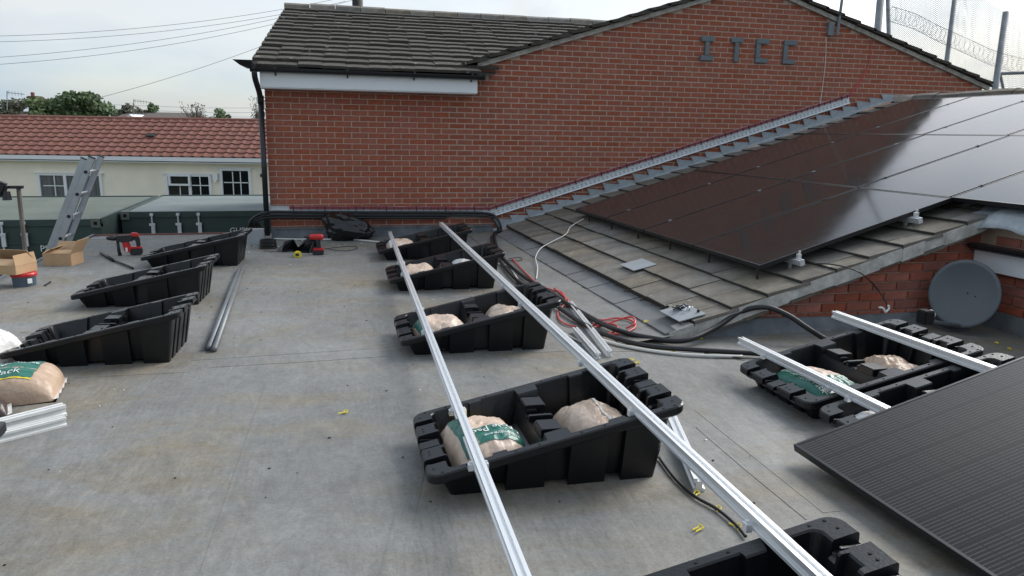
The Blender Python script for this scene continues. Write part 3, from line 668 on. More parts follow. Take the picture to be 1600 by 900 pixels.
def make_tub():
    b = MB(); rings = [
        ring(.075, .10, 0, True, lambda x: .11 if .501 < x < .599 else .028 if .271 < x < .329 or .771 < x < .839 else .0), ring(.028, .05, -.035, True, lambda x: rimz(x), ck=.8),   # outer wall bottom, top
        ring(.006, .006, -.042, False, rimz), ring(0, 0, -.034, False, rimz), ring(0, 0, -.006, False, rimz, True), ring(.006, .006, 0, False, rimz, True),
        ring(.038, .082, 0, True, rimz, True, .8), ring(.043, .087, -.006, True, rimz, True, .8), ring(.085, .125, 0, True, lambda x: .02)]
    # bring the outer wall base closer in at the tall end
    n = len(rings[0]); vs = [v for r_ in rings for v in r_]; fs = []
    for i in range(len(rings) - 1):
        for k in range(n): fs.append([i * n + k, i * n + (k + 1) % n, (i + 1) * n + (k + 1) % n, (i + 1) * n + k])
    fs.append(list(range(n))[::-1]); fs.append([(len(rings) - 1) * n + k for k in range(n)])
    b.add(vs, fs)
    me = bpy.data.meshes.new('shell'); me.from_pydata([tuple(v) for v in b.v], [], b.f); bm = bmesh.new(); bm.from_mesh(me)
    bmesh.ops.triangulate(bm, faces=[f for f in bm.faces if len(f.verts) > 4]); bmesh.ops.recalc_face_normals(bm, faces=bm.faces); bm.to_mesh(me); bm.free(); me.materials.append(MATS['tub_plastic'])
    d = MB(); xc = .55; hw = TWD / 2 - .10
    zt = rimz(xc) - .012
    d.add([(xc - .085, -hw, .02), (xc + .085, -hw, .02), (xc + .085, hw, .02), (xc - .085, hw, .02), (xc - .05, -hw, zt - .04), (xc + .05, -hw, zt - .04), (xc + .05, hw, zt - .04), (xc - .05, hw, zt - .04)],
          [[3, 2, 1, 0], [4, 5, 6, 7], [0, 1, 5, 4], [1, 2, 6, 5], [2, 3, 7, 6], [3, 0, 4, 7]])
    for s in (-1, 1):
        d.box((xc, s * .145, zt - .022), (.098, .115, .044)); d.box((xc + .03, s * .225, zt - .03), (.06, .07, .03)); d.box((xc - .022, s * .08, zt - .03), (.05, .03, .03))
    d.box((xc, 0, zt - .028), (.112, .026, .032)); d.box((xc, .032, zt - .036), (.112, .016, .02))
    dm = d.mesh('divider', 'tub_plastic', bevel=.004)
    rbs = MB()
    for xx in (.045, TL - .045):
        for yy in (-.055, .055, -.21, .21): rbs.box((xx, yy, rimz(xx) - .026), (.07, .010, .016))
    rm = rbs.mesh('rim_rib', 'tub_plastic')
    hm = MB()
    for (x, y) in [(x, s * (TWD / 2 - .022)) for s in (-1, 1) for x in (.06, .16, .36, .46, .64, .74, .88, 1.0, 1.05)] + [(x, y) for x in (.03, TL - .04) for y in (-.28, -.14, -.11, .11, .14, .28)]:
        hm.lathe([(.006, rimz(x) + .0005), (.006, rimz(x) + .0015)], Matrix.Translation((x, y, 0)), 8)
    hm = hm.mesh('screw_hole', 'hole')
    return me, dm, rm, hm
TUB = make_tub()
def place_tub(label, x0, yc, rz, group, scale=1.0):
    t = thing('ballast_tub', label, 'tub', (x0, yc, 0), rz, group, scale)
    s = link('shell', TUB[0], t); link('divider', TUB[1], t); link('rim_rib', TUB[2], s); link('screw_hole', TUB[3], s); return t
RZ = R(-1.5)
grpc = 'black ballast tubs in the middle row'
tubs = {}
tubs['n'] = place_tub('black ballast tub with two sand bags, green printed bag in its low half', .965, -7.58, RZ, grpc)
tubs['3'] = place_tub('black ballast tub next beyond the nearest full tub, under both long rails', 1.06, -5.58, RZ, grpc)
tubs['2'] = place_tub('black ballast tub second from the brick wall, under both long rails', 1.17, -3.50, RZ, grpc)
tubs['1'] = place_tub('black ballast tub closest to the brick wall, under both long rails', 1.20, -1.76, RZ, grpc)
tubs['5'] = place_tub('empty black ballast tub cut off by the bottom edge of the photo', .95, -9.22, RZ, grpc)
grpl = 'empty black ballast tubs on the left'
place_tub('empty black ballast tub beside the sand bags, nearest of the left three', -1.33, -5.40, R(-3), grpl, .95)
place_tub('empty black ballast tub in the middle of the left three', -1.42, -3.72, R(-3), grpl, .97)
place_tub('empty black ballast tub on the left, farthest, near the red hammer drill', -1.29, -1.83, R(-3), grpl, .97)
grpr = 'black ballast tubs on the right'
tubs['r1'] = place_tub('black ballast tub in front of the satellite dish with two sand bags', 2.985, -7.16, 0, grpr)
tubs['r2'] = place_tub('black ballast tub partly under the big foreground panel', 2.985, -7.91, 0, grpr)
p = G(7, 668, .34); place_tub('black tub corner poking in at the left edge of the photo', p.x - 1.095, p.y - .30, 0, None)

# ================================================================== ALUMINIUM RAILS
RPROF = [(-.020, 0), (.020, 0), (.020, .010), (.011, .014), (.011, .030), (.020, .034), (.020, .046), (.007, .046), (.007, .036), (-.007, .036), (-.007, .046), (-.020, .046), (-.020, .034), (-.011, .030), (-.011, .014), (-.020, .010)]
def rail(label, a, b, group=None, m='alu', scale=1.0, name='aluminium_rail', clips=()):
    a, b = Vector(a), Vector(b); d = (b - a).normalized(); ux = Vector((d.y, -d.x, 0)).normalized(); uz = ux.cross(d)
    if uz.z < 0: uz = -uz
    root = thing(name, label, 'rail', a, 0, group)
    m_ = MB(); m_.extrude([(p * scale, q * scale) for p, q in RPROF], (0, 0, 0), b - a, ux, uz); o = m_.build('profile', m, root)
    for t in clips:
        q = d * t
        for s in (-1, 1): c = MB(); c.box(q + ux * (s * (.011 + .020 * scale)) + Vector((0, 0, .006)), (.020, .026, .026)); c.box(q + ux * (s * (.011 + .020 * scale)) + Vector((0, 0, .022)), (.010, .010, .012)); c.build('rail_clip', 'alu', root)
    return root
zA = rimz(.16) + .002; zB = rimz(.86) + .002
def line_at(p, q, y): t = (y - p[1]) / (q[1] - p[1]); return p[0] + (q[0] - p[0]) * t
A0, A1 = (1.105, -9.2), (1.42, -1.0)
B0, B1 = (1.80, -9.8), (2.03, -1.35)
rail('long aluminium rail along the low side of the middle tub row', (A0[0], A0[1], zA), (A1[0], A1[1], zA), 'long aluminium rails', clips=[1.25, 1.85, 3.3, 3.95, 5.4, 6.0], scale=1.0)
rail('long aluminium rail along the high side of the middle tub row', (B0[0], B0[1], zB), (B1[0], B1[1], zB), 'long aluminium rails', clips=[.35, .95, 1.9, 2.6, 3.95, 4.55], scale=1.0)
rail('short aluminium rail on the low side of the dish tub pair', (3.165, -6.54, zA + .004), (3.20, -8.9, zA + .004), 'rails on the right tubs', clips=[.3, .9, 1.05], scale=1.0)
rail('short aluminium rail on the high side of the dish tub pair', (3.83, -6.56, zB + .0), (3.83, -8.9, zB + .0), 'rails on the right tubs', scale=1.0)
g_ = 'loose rails on the roof'
rail('loose aluminium rail on the roof beside the red wire coil, outer one', G(890, 478, 0), G(952, 558, 0), g_)
rail('loose aluminium rail on the roof beside the red wire coil, inner one', G(898, 520, 0), G(934, 562, 0), g_)
a, b = G(1043, 652, .0), G(1092, 768, .0); rail('loose aluminium rail lying under the long rail by the yellow ties', a, b, g_, scale=1.25)
rail('white channel rail lying beside the left sand bags, upper one', G(102, 648, .02), G(-60, 690, .02), 'white channels on the left', 'white_dirty', 1.3)
rail('white channel rail lying beside the left sand bags, lower one', G(103, 664, 0), G(-60, 706, 0), 'white channels on the left', 'white_dirty', 1.0)
for i, (p0, p1) in enumerate((((325, 544), (374, 421)), ((334, 546), (379, 419)))):
    m_ = MB(); a, b = G(*p0, .02), G(*p1, .02); m_.tube([a, b], .022, 12); o = m_.build('conduit_pipe', 'alu_dark', smooth=True); tag(o, 'dark metal conduit pipe on the roof by the left tubs, %s of the pair' % ('left' if i == 0 else 'right'), 'pipe', 'pair of dark pipes')

# ================================================================== SAND BAGS
def bag_fn(l, w, h, seed, flat_=.42):
    def f(u, v, off=0.0):
        eu, ev = max(0, 1 - abs(u) ** 3.2), max(0, 1 - abs(v) ** 3.0)
        px_ = 1 - .10 * abs(v) ** 2; 
        x = u * l / 2 * (1 - .06 * (1 - abs(v)) * (abs(u) > .5) * 0 + .0) * (1 - .05 * abs(v) ** 4); y = v * w / 2 * (1 - .07 * abs(u) ** 4)
        z = h * (eu ** flat_) * (ev ** flat_)
        wr = noise.noise((u * 1.6 + seed, v * 1.6, seed)) * .13 * h + noise.noise((u * 5 + seed, v * 3, 3 + seed)) * .02 * h - abs(noise.noise((u * 2.5 + v * 2, v * 3 - u * 2 + seed, seed))) * .07 * h - max(0, .16 - abs(noise.noise((u * 3 - v * 5, v * 4 + seed, seed)))) * .16 * h - max(0, .12 - abs(noise.noise((u * 8 + v * 3, v * 9 - u * 4 + seed, 4 + seed)))) * .10 * h
        z += wr * min(1, 3 * eu * ev)
        return Vector((x, y, max(z, .004) + off))
    return f
def sand_bag(label, loc, rz, l=.46, w=.36, h=.13, seed=1.0, m='sand', bands=(), texts=(), group=None, tilt=(0, 0), name='sand_bag'):
    root = thing(name, label, 'sand bag', loc, rz, group); root.rotation_euler = (tilt[0], tilt[1], rz)
    f = bag_fn(l, w, h, seed); n = 64; b = MB(); vs = [f(-1 + 2 * i / n, -1 + 2 * j / n) for j in range(n + 1) for i in range(n + 1)]
    b.add(vs, [[j * (n + 1) + i, j * (n + 1) + i + 1, (j + 1) * (n + 1) + i + 1, (j + 1) * (n + 1) + i] for j in range(n) for i in range(n)])
    vb = [Vector((v.x, v.y, -.0)) for v in vs]; b.add([(-l / 2, -w / 2, 0), (l / 2, -w / 2, 0), (l / 2, w / 2, 0), (-l / 2, w / 2, 0)], [[3, 2, 1, 0]])
    sk = b.build('sack', m, root, smooth=True)
    for s in (-1, 1):                               # crimped end seams
        e = MB(); q = 14; vs = []
        for j in range(q + 1):
            v = -1 + 2 * j / q; p = f(s * .97, v); wv = .008 * math.sin(j * 1.9 + seed)
            vs += [Vector((s * l * .475, p.y, .014)), Vector((s * (l * .475 + .022), p.y * .98, .016 + wv))]
        e.add(vs, [[2 * j, 2 * j + 1, 2 * j + 3, 2 * j + 2] for j in range(q)]); e.build('end_seam', 'bag_clear', root, smooth=True)
    for (u0, u1, v0, v1, bm_, k) in bands:
        e = MB(); q = 40; e.add([f(u0 + (u1 - u0) * i / q + k * (v0 + (v1 - v0) * j / q), v0 + (v1 - v0) * j / q, .004) for j in range(q + 1) for i in range(q + 1)],
                                [[j * (q + 1) + i, j * (q + 1) + i + 1, (j + 1) * (q + 1) + i + 1, (j + 1) * (q + 1) + i] for j in range(q) for i in range(q)]); e.build('printed_band', bm_, sk, smooth=True)
    for (s, u, v, size, rot) in texts:
        me = text_mesh(s, 1.0); bm = bmesh.new(); bm.from_mesh(me); bmesh.ops.triangulate(bm, faces=bm.faces); bmesh.ops.subdivide_edges(bm, edges=[e_ for e_ in bm.edges if e_.calc_length() > .3], cuts=2); bm.to_mesh(me); bm.free()
        c, s_ = math.cos(rot), math.sin(rot)
        for vtx in me.vertices:
            x, y = vtx.co.x * size, vtx.co.y * size; xx, yy = x * c - y * s_, x * s_ + y * c
            vtx.co = f(max(-.98, min(.98, u + xx * 2 / l)), max(-.98, min(.98, v + yy * 2 / w)), .0075)
        me.materials.clear(); me.materials.append(MATS['print_white']); link('lettering', me, sk)
    return root
def tubpt(x, y, z, key):
    t = tubs[key]; return Matrix.Translation(t.location) @ Matrix.Rotation(t.rotation_euler.z, 4, 'Z') @ Vector((x, y, z))
gb = 'sand bags weighing down the tubs'
sand_bag('tan sand bag with green band reading Trade Pack, upside down in nearest full tub', tubpt(.292, -.0, .024, 'n'), R(180 + 6), .345, .47, .165, 2.3, 'sand',
         bands=[(-.86, .42, .16, .66, 'bag_green', .0), (.52, .78, -.75, .75, 'bag_green', 0), (-.3, .5, -.93, -.80, 'yellow', 0)], texts=[('Trade Pack', -.84, .24, .056, 0), ('High Performance', -.7, .50, .022, 0)], group=gb)
sand_bag('plain tan sand bag in the high half of the nearest full tub', tubpt(.81, .0, .022, 'n'), R(6), .33, .46, .21, 5.1, 'sand', bands=[(.2, .27, -.9, .9, 'bag_clear', .15)], group=gb)
sand_bag('tan sand bag in the low half of the third tub from the wall', tubpt(.31, .0, .022, '3'), R(4), .36, .48, .17, 8.4, 'sand', group=gb, bands=[(-.95, -.7, -.8, .6, 'bag_green', 0)])
sand_bag('tan sand bag in the high half of the third tub from the wall', tubpt(.80, .04, .022, '3'), R(-5), .36, .46, .21, 1.7, 'sand', group=gb)
sand_bag('tan sand bag in the low half of the second tub from the wall', tubpt(.31, .0, .022, '2'), R(-4), .36, .48, .18, 3.9, 'sand', group=gb)
sand_bag('pale sand bag barely showing in the high half of the second tub', tubpt(.78, .06, .022, '2'), R(9), .34, .44, .20, 6.6, 'bag_clear', group=gb)
sand_bag('tan and white sand bag in the tub closest to the brick wall', tubpt(.29, .0, .022, '1'), R(3), .36, .48, .18, 9.2, 'sand', bands=[(-.8, -.5, -.7, .7, 'print_white', .1)], group=gb)
sand_bag('green printed Trade Pack sand bag in the tub in front of the dish', tubpt(.30, -.02, .022, 'r1'), R(-88), .50, .35, .14, 4.4, 'sand',
         bands=[(-.92, .92, -.92, -.36, 'bag_green', 0), (.25, .8, -.2, .7, 'bag_green', 0), (.6, .9, -.98, -.93, 'yellow', 0)], texts=[('Trade Pack', -.12, -.74, .050, 0), ('High Performance', -.86, -.62, .023, 0)], group=gb)
sand_bag('brown clear wrapped sand bag in the high half of the dish tub', tubpt(.82, -.02, .022, 'r1'), R(4), .34, .44, .19, 7.7, 'sand_brown', group=gb)
sand_bag('crumpled white plastic bag in the tub under the foreground panel', tubpt(.24, .15, .022, 'r2'), R(30), .26, .30, .12, 2.9, 'bag_clear', group=gb)
sand_bag('brown sand bag with green Trade Pack band lying on the left of the roof', G(38, 630, .0) + Vector((-.16, .15, 0)), R(8), .58, .42, .17, 3.1, 'sand_brown',
         bands=[(-.75, .66, -.70, .85, 'bag_green', .06), (-.75, .66, -.745, -.71, 'yellow', .06), (-.74, .65, -.22, -.18, 'sand', .06)], texts=[('Trade Pack', -.62, -.56, .066, 0), ('High', .05, .50, .05, .0), ('Performance', -.15, .12, .045, 0)])
sand_bag('clear wrapped white bag slumped on the left sand bag', G(-14, 590, .0) + Vector((-.10, .20, .05)), R(60), .36, .30, .20, 6.1, 'bag_clear')
sand_bag('dark printed bag corner at the left edge below the sand bag', G(-16, 655, 0) + Vector((-.06, .05, 0)), R(20), .24, .2, .09, 1.1, 'bag_dark')

# black bin bag against the wall
bmh = bmesh.new(); bmesh.ops.create_icosphere(bmh, subdivisions=5, radius=1)
for v in bmh.verts:
    c = v.co.copy(); n_ = noise.noise(c * 1.6 + Vector((3, 1, 0))) * .22 + abs(noise.noise(c * 2.6 + Vector((1, 7, 0)))) * .15 - abs(noise.noise(Vector((c.x * 2 + c.z * 2, c.y * 3, c.z * 4)))) * .10
    k = 1 + n_; x, y, z = c.x * k, c.y * k, c.z * k
    z = max(z, -.75)
    v.co = Vector((x * .34 , y * .20, (z + .75) * .155 * (1.25 - .35 * x)))
    if c.x < -.3 and c.z > .3: v.co.z += .05 * (c.z - .3)
me = bpy.data.meshes.new('bin_bag'); bmh.to_mesh(me); bmh.free(); me.materials.append(MATS['bin_bag'])
for p_ in me.polygons: p_.use_smooth = True
o = link('bin_bag', me, None, G(541, 370, 0) + Vector((.0, .0, 0)), (0, 0, R(-6))); o.location = (0.93, -.26, 0); tag(o, 'crumpled black bin bag slumped against the brick wall under the cable tray', 'bin bag')

# ================================================================== CABLE TRAY AND CABLES
ct = thing('cable_tray', 'galvanised perforated cable tray running along and up the brick wall', 'cable tray')
T0, T1 = (-.10, .375), (2.96, .335); T2 = (8.84, 2.09)
def tray(a, b, name):
    a, b = Vector((a[0], -.03, a[1])), Vector((b[0], -.03, b[1])); d = (b - a).normalized(); n = Vector((-d.z, 0, d.x)); m_ = MB()
    m_.extrude([(-.075, 0), (.075, 0), (.075, -.03), (.071, -.03), (.071, -.004), (-.071, -.004), (-.071, -.03), (-.075, -.03)], a, b, n, (0, 1, 0)); o = m_.build(name, 'galv', ct)
    L_ = (b - a).length; s = MB(); t = .05
    rot = Matrix.Rotation(-math.atan2(d.z, d.x), 3, 'Y')
    while t < L_:
        for q in (-.045, -.02): s.box(a + d * t + n * q + Vector((0, -.0045, 0)), (.035, .002, .008), rot)
        t += .07
    s.build('slot_row', 'alu_dark', o); return a, d, n, L_
seg1 = tray(T0, T1, 'tray_section'); seg2 = tray(T1, T2, 'tray_section')
def on(seg, t, q, y): return seg[0] + seg[1] * t + seg[2] * q + Vector((0, y, 0))
cbun = thing('red_cable_bundle', 'red cables strapped along the wall tray with black ties', 'cable')
for k in range(4):
    m_ = MB(); q = .070 - .010 * k; pts = [on(seg1, .25 + (seg1[3] - .25) * i / 24, q + random.uniform(-.002, .002), -.028 - .003 * (k % 2)) for i in range(25)] + [on(seg2, seg2[3] * i / 40 + .03, q + random.uniform(-.002, .002), -.028) for i in range(41)]
    m_.tube(pts, .006, 6); m_.build('cable', 'conduit_red', cbun)
for seg, t0 in ((seg1, .3), (seg2, .1)):
    t = t0; i = 0
    while t < seg[3]:
        m_ = MB(); big = i % 4 == 0; rot = Matrix.Rotation(-math.atan2(seg[1].z, seg[1].x), 3, 'Y')
        m_.box(on(seg, t, .045, -.036), (.012 if big else .006, .010, .068 if big else .055), rot); m_.build('cable_tie', 'cable_black', cbun); t += .105; i += 1
def GA(px, py, dz):
    p_ = G(px, py, dz)
    for _ in range(6):
        hz = 0 if p_.x < 2.62 or p_.y < -5.9 else min(.006 + (p_.x - 2.62) * .112, .052) if p_.x < 3.02 else .052 + SL * (p_.x - 3.02)
        p_ = G(px, py, hz + dz)
    return p_
# thick black supply cables
def cable(label, pts, r, m='cable_black', name='cable', group=None, k=8, n=10, cat='cable'):
    b = MB(); b.tube(spline(pts, k), r, n); o = b.build(name, m, smooth=True); return tag(o, label, cat, group)
gk = 'thick black cables'
for i, (dq, dy) in enumerate(((-.005, 0), (-.045, .0), (-.078, .01))):
    q = [Vector((-.40, .30 + .05 * i, -.02)), Vector((-.40 + .03 * i, .10 + .04 * i, .10)), Vector((-.34 + .02 * i, -.06, .27 - .02 * i)), Vector((-.14, -.09, .372 + dq)), on(seg1, .4, dq, -.055), on(seg1, 1.5, dq, -.055 - .004), on(seg1, 2.4, dq, -.055)]
    if i < 2: q += [Vector((2.90, -.09, .325 + dq)), Vector((3.04 - .05 * i, -.16, .24 - .02 * i)), Vector((3.06 - .04 * i, -.3, .10))]
    if i == 0: q += [GA(772, 366, .03), GA(782, 398, .03), GA(815, 430, .03), GA(852, 452, .03), GA(905, 486, .03), GA(960, 514, .03), GA(1015, 528, .03), GA(1070, 532, .04), GA(1118, 512, .10), GA(1155, 488, .19), GA(1195, 480, .24), GA(1230, 492, .2), GA(1262, 513, .12), GA(1290, 530, .05), GA(1320, 545, .04)]
    if i == 1: q += [GA(768, 372, .03), GA(779, 404, .03), GA(808, 438, .03), GA(850, 464, .03), GA(900, 499, .03), GA(950, 524, .03), GA(1010, 540, .03), GA(1080, 546, .03), GA(1160, 551, .03), GA(1240, 556, .03)]
    cable('thick black cable leaving the wall tray, %s' % ('looping up beside the verge to the dish tub' if i == 0 else 'lying flat along the tiled eave' if i == 1 else 'lowest run, dropping over the wall corner'), q, .018 if i else .020, group=gk)
for i in range(3):
    cable('black cable loop hanging down beside the black downpipe, %s loop' % ('outer', 'middle', 'inner')[i], [Vector((-.13 - .02 * i, -.10, .38 - .02 * i)), Vector((-.26 - .03 * i, -.06, .33 - .04 * i)), Vector((-.33 + .04 * i, .0, .18)), Vector((-.33 + .04 * i, .05, .01))], .014, group='cable loops by the downpipe')
cable('red wire strand hanging from the tray end into the far tub', [PY(702, 322, -.07), PY(703, 345, -.09), PY(712, 355, -.2), G(740, 362, .03), G(758, 372, .02)], .004, 'cable_red')
def scribble(label, pts, r, m, z=.012, cat='wire', name='loose_wire'):
    return cable(label, [GA(p[0], p[1], p[2] if len(p) > 2 else z) for p in pts], r, m, name, None, 6, 6, cat)
scribble('tangled red wire coil on the roof under the thick black cables', [(866, 450), (880, 462), (900, 480), (915, 492), (938, 500), (962, 497), (985, 500), (993, 510), (975, 520), (945, 522), (927, 515), (925, 508), (945, 504), (965, 510), (955, 520), (932, 521), (923, 514), (948, 506), (985, 495, .05), (992, 505, .04), (978, 513)], .0075, 'cable_red')
scribble('red wire strand looping over the second long rail', [(800, 404), (815, 420), (838, 442), (860, 452), (878, 457), (884, 472), (872, 487), (875, 500), (888, 508), (900, 510)], .0075, 'cable_red')
scribble('short red wire end lying near the loose rails', [(905, 500), (915, 498), (918, 505), (908, 509)], .005, 'cable_red')
scribble('white flexible conduit from the loose rails to the dish tub', [(932, 528), (965, 538), (1010, 547), (1060, 553), (1110, 556), (1160, 557)], .012, 'cable_white', .014, 'conduit')
scribble('thin white cable snaking down the tiles from the panel edge', [(838, 436, .01)], .004, 'cable_white') if False else None
pts = [RP(912, 342, .08), RP(892, 354, .06), RP(884, 366, .06), RP(862, 378, .06), RP(845, 388, .06), RP(837, 402, .05), G(840, 418, .05), G(838, 436, .02)]
cable('thin white cable snaking down the tiles from the panel edge', pts, .006, 'cable_white', 'loose_wire', cat='wire')
scribble('white cable run lying from the wall corner to the far tub', [(428, 373), (470, 374), (520, 374), (560, 375), (600, 379)], .011, 'cable_white', .012)
scribble('thin black wire loops around the black brackets', [(412, 392), (450, 394), (490, 391), (530, 386), (555, 385), (556, 389), (535, 392), (510, 388)], .004, 'cable_black')
scribble('white cable ends beside the second tub', [(778, 412), (795, 416), (805, 430), (812, 443)], .010, 'cable_white', .012)
scribble('thin black lead loop behind the second tub', [(795, 404), (812, 402), (815, 406), (803, 408), (792, 406)], .004, 'cable_black')
scribble('thin black cable trailing under the near rail by the yellow ties', [(1030, 715), (1055, 748), (1085, 775), (1120, 795), (1150, 820), (1165, 838)], .007, 'cable_black')
scribble('thin pale wire strand beside the loose rails', [(855, 507), (880, 520), (905, 533), (922, 540)], .006, 'cable_white')
scribble('brown and white wires lying in front of the dish tub', [(1100, 552), (1130, 556), (1165, 560)], .005, 'bark')
pts = [RP(1262, 412, .06), RP(1300, 413, .10), RP(1340, 424, .10), PY(1365, 445, -5.9), PY(1383, 470, -5.95), PY(1388, 488, -6.0)]
cable('thin black cable drooping from the roof edge to the dish tub', pts, .005, 'cable_black', 'loose_wire', cat='wire')
# yellow ties scattered
tie_lab = ['under the end of the loose rail', 'just beyond the loose rail end on the black cable', 'touching the rim of the cut off tub', 'lying alone left of the black cable', 'beyond the high end of the nearest full tub, nearer one', 'on the lead strip under the looping black cable', 'on the new grey tiles below the bolts', 'alone in the middle of the open roof', 'inside the nearest full tub beside its bag', 'beyond the high end of the nearest full tub, farther one', 'in front of the satellite dish, left one', 'on the white conduit in front of the tiles', 'in front of the satellite dish, right one']
ties = [(1085, 770), (1118, 794), (1150, 822), (1090, 824), (985, 562), (1093, 528), (968, 502), (537, 643), (700, 703), (994, 566), (1555, 536), (1050, 548), (1575, 545)]
for i, (px, py) in enumerate(ties):
    p = GA(px, py, .008) if i != 6 else RP(px + 40, py, .06); a = random.uniform(0, 6.28)
    b = MB(); c_ = [p + Vector((math.cos(a) * .03, math.sin(a) * .03, 0)), p, p + Vector((.012, .008, .006)), p + Vector((.02, -.008, .002)), p + Vector((.004, -.014, 0)), p + Vector((-.02 + .01 * math.cos(a * 3), -.03, .002))]
    b.tube(spline(c_, 4), .0032, 5); o = b.build('plastic_tie', 'yellow'); tag(o, 'cut yellow plastic tie ' + tie_lab[i], 'cable tie', 'cut yellow ties scattered on the roof')

# pile of black bolts on the slate patch
p = RP(1064, 483, .066); root = thing('bolt_pile', 'small heap of black and steel bolts on a grey slate patch', 'bolts', p)
for i in range(14):
    b = MB(); q = Vector((random.gauss(0, .03), random.gauss(0, .06), random.uniform(0, .02))); ax = Matrix.Rotation(random.uniform(0, 6), 4, 'Z') @ Matrix.Rotation(random.uniform(.8, 2), 4, 'X')
    b.lathe([(.012, 0), (.012, .012), (.006, .013), (.006, .04)], Matrix.Translation(q) @ ax, 8); b.build('bolt', 'cable_black' if i % 4 else 'alu', root)

# ================================================================== TOOLS
# red hammer drill
t = thing('hammer_drill', 'red and black cordless hammer drill standing on its battery and side handle', 'drill', G(193, 399, 0), R(2))
def P3(b, pts, y0, y1): b.extrude(pts, (0, y0, 0), (0, y1, 0), (1, 0, 0), (0, 0, 1))
b = MB(); P3(b, [(-.06, .17), (-.05, .235), (.10, .24), (.13, .22), (.12, .17), (.02, .15)], -.04, .04); b.build('motor_housing', 'tool_black', t, bevel=.008)
b = MB(); P3(b, [(.00, .16), (.06, .17), (.10, .06), (.07, .035), (.02, .04)], -.036, .036); b.build('body', 'tool_red', t, bevel=.008)
b = MB(); P3(b, [(.10, .20), (.14, .235), (.185, .215), (.19, .10), (.15, .07), (.145, .17)], -.022, .022); b.build('handle', 'tool_black', t, bevel=.008)
b = MB(); P3(b, [(.09, .215), (.10, .265), (.17, .26), (.19, .22)], -.03, .03); b.build('top_cover', 'tool_red', t, bevel=.008)
b = MB(); b.box((.14, 0, .045), (.13, .08, .07)); b.build('battery', 'tool_black', t, bevel=.008); b = MB(); b.box((.14, 0, .09), (.125, .076, .025)); b.build('battery_top', 'tool_red', t, bevel=.006)
b = MB(); b.lathe([(.032, 0), (.03, .05), (.022, .08), (.018, .10)], Matrix.Translation((-.06, 0, .205)) @ Matrix.Rotation(-math.pi / 2, 4, 'Y'), 14); b.build('chuck', 'tool_black', t, smooth=True)
b = MB(); b.tube([(-.05, 0, .19), (-.045, 0, .06), (-.035, 0, .0)], [.014, .018, .02], 10); b.build('side_handle', 'tool_black', t, smooth=True)
b = MB(); b.tube([(-.16, 0, .205), (-.32, 0, .20)], .007, 8); b.build('drill_bit', 'alu_dull', t)
b = MB(); b.box((.045, -.037, .07), (.022, .004, .05)); b.build('logo_mark', 'print_white', t)
# impact driver
t = thing('impact_driver', 'red and black cordless impact driver standing upright on its battery', 'drill', G(496, 398, 0), R(-10))
b = MB(); b.lathe([(.018, -.095), (.03, -.07), (.036, -.02), (.036, .06), (.028, .075)], Matrix.Translation((0, 0, .215)) @ Matrix.Rotation(R(90), 4, 'Y'), 14); b.build('motor_housing', 'tool_red', t, smooth=True)
b = MB(); b.lathe([(.008, -.15), (.012, -.125), (.022, -.10), (.024, -.07)], Matrix.Translation((0, 0, .215)) @ Matrix.Rotation(R(90), 4, 'Y'), 12); b.build('bit_holder', 'tool_black', t, smooth=True)
b = MB(); P3(b, [(-.02, .20), (.035, .20), (.045, .07), (.0, .07)], -.02, .02); b.build('handle', 'tool_black', t, bevel=.007)
b = MB(); b.box((.01, 0, .028), (.125, .08, .055)); b.build('battery', 'tool_black', t, bevel=.007); b = MB(); b.box((.015, 0, .068), (.115, .075, .028)); b.build('battery_top', 'tool_red', t, bevel=.007)
# tape measure
t = thing('tape_measure', 'yellow tape measure on the roof in front of black brackets', 'tape measure', G(465, 402, 0), R(5))
b = MB(); P3(b, [(-.04, 0), (.045, 0), (.045, .05), (.025, .072), (-.02, .072), (-.04, .05)], -.03, .03); b.build('case', 'yellow', t, bevel=.008); b = MB(); b.box((-.005, -.032, .035), (.04, .004, .03)); b.build('grip', 'tool_black', t)
# black triangular brackets
for i, (px, py, rz) in enumerate(((452, 392, .5), (474, 394, -.6), (483, 388, .2))):
    b = MB(); b.add([(-.13, -.05, .002), (.12, -.05, .002), (.12, .09, .004), (-.02, .08, .11), (.10, .08, .13), (-.13, .06, .01)], [[0, 1, 2, 5], [5, 2, 4, 3], [0, 5, 3], [1, 4, 2]])
    o = b.build('black_bracket', 'tub_plastic', None, loc=G(px, py, 0)); o.rotation_euler.z = rz; md = o.modifiers.new('s', 'SOLIDIFY'); md.thickness = .006; tag(o, 'folded black plastic bracket behind the tape measure, %s' % ('left one', 'one beside the driver', 'rear one')[i], 'bracket', 'black brackets by the driver')
# cable coil
t = thing('cable_coil', 'coil of black cable on the roof at the brick wall corner', 'cable coil', G(419, 388, 0))
for i in range(8):
    b = MB(); rr = .10 + random.uniform(-.012, .012); pts = [Vector((rr * math.cos(a) + random.uniform(-.003, .003), rr * .8 * math.sin(a), .012 + .014 * i)) for a in [2 * math.pi * j / 20 for j in range(21)]]; b.tube(pts, .008, 6); b.build('turn', 'cable_black', t, smooth=True)
b = MB(); b.box((-.02, .16, .10), (.2, .12, .2)); o = b.build('junction_box', 'alu_dull', None, loc=G(402, 384, 0)); tag(o, 'grey box behind the far left tub at the wall corner', 'box')
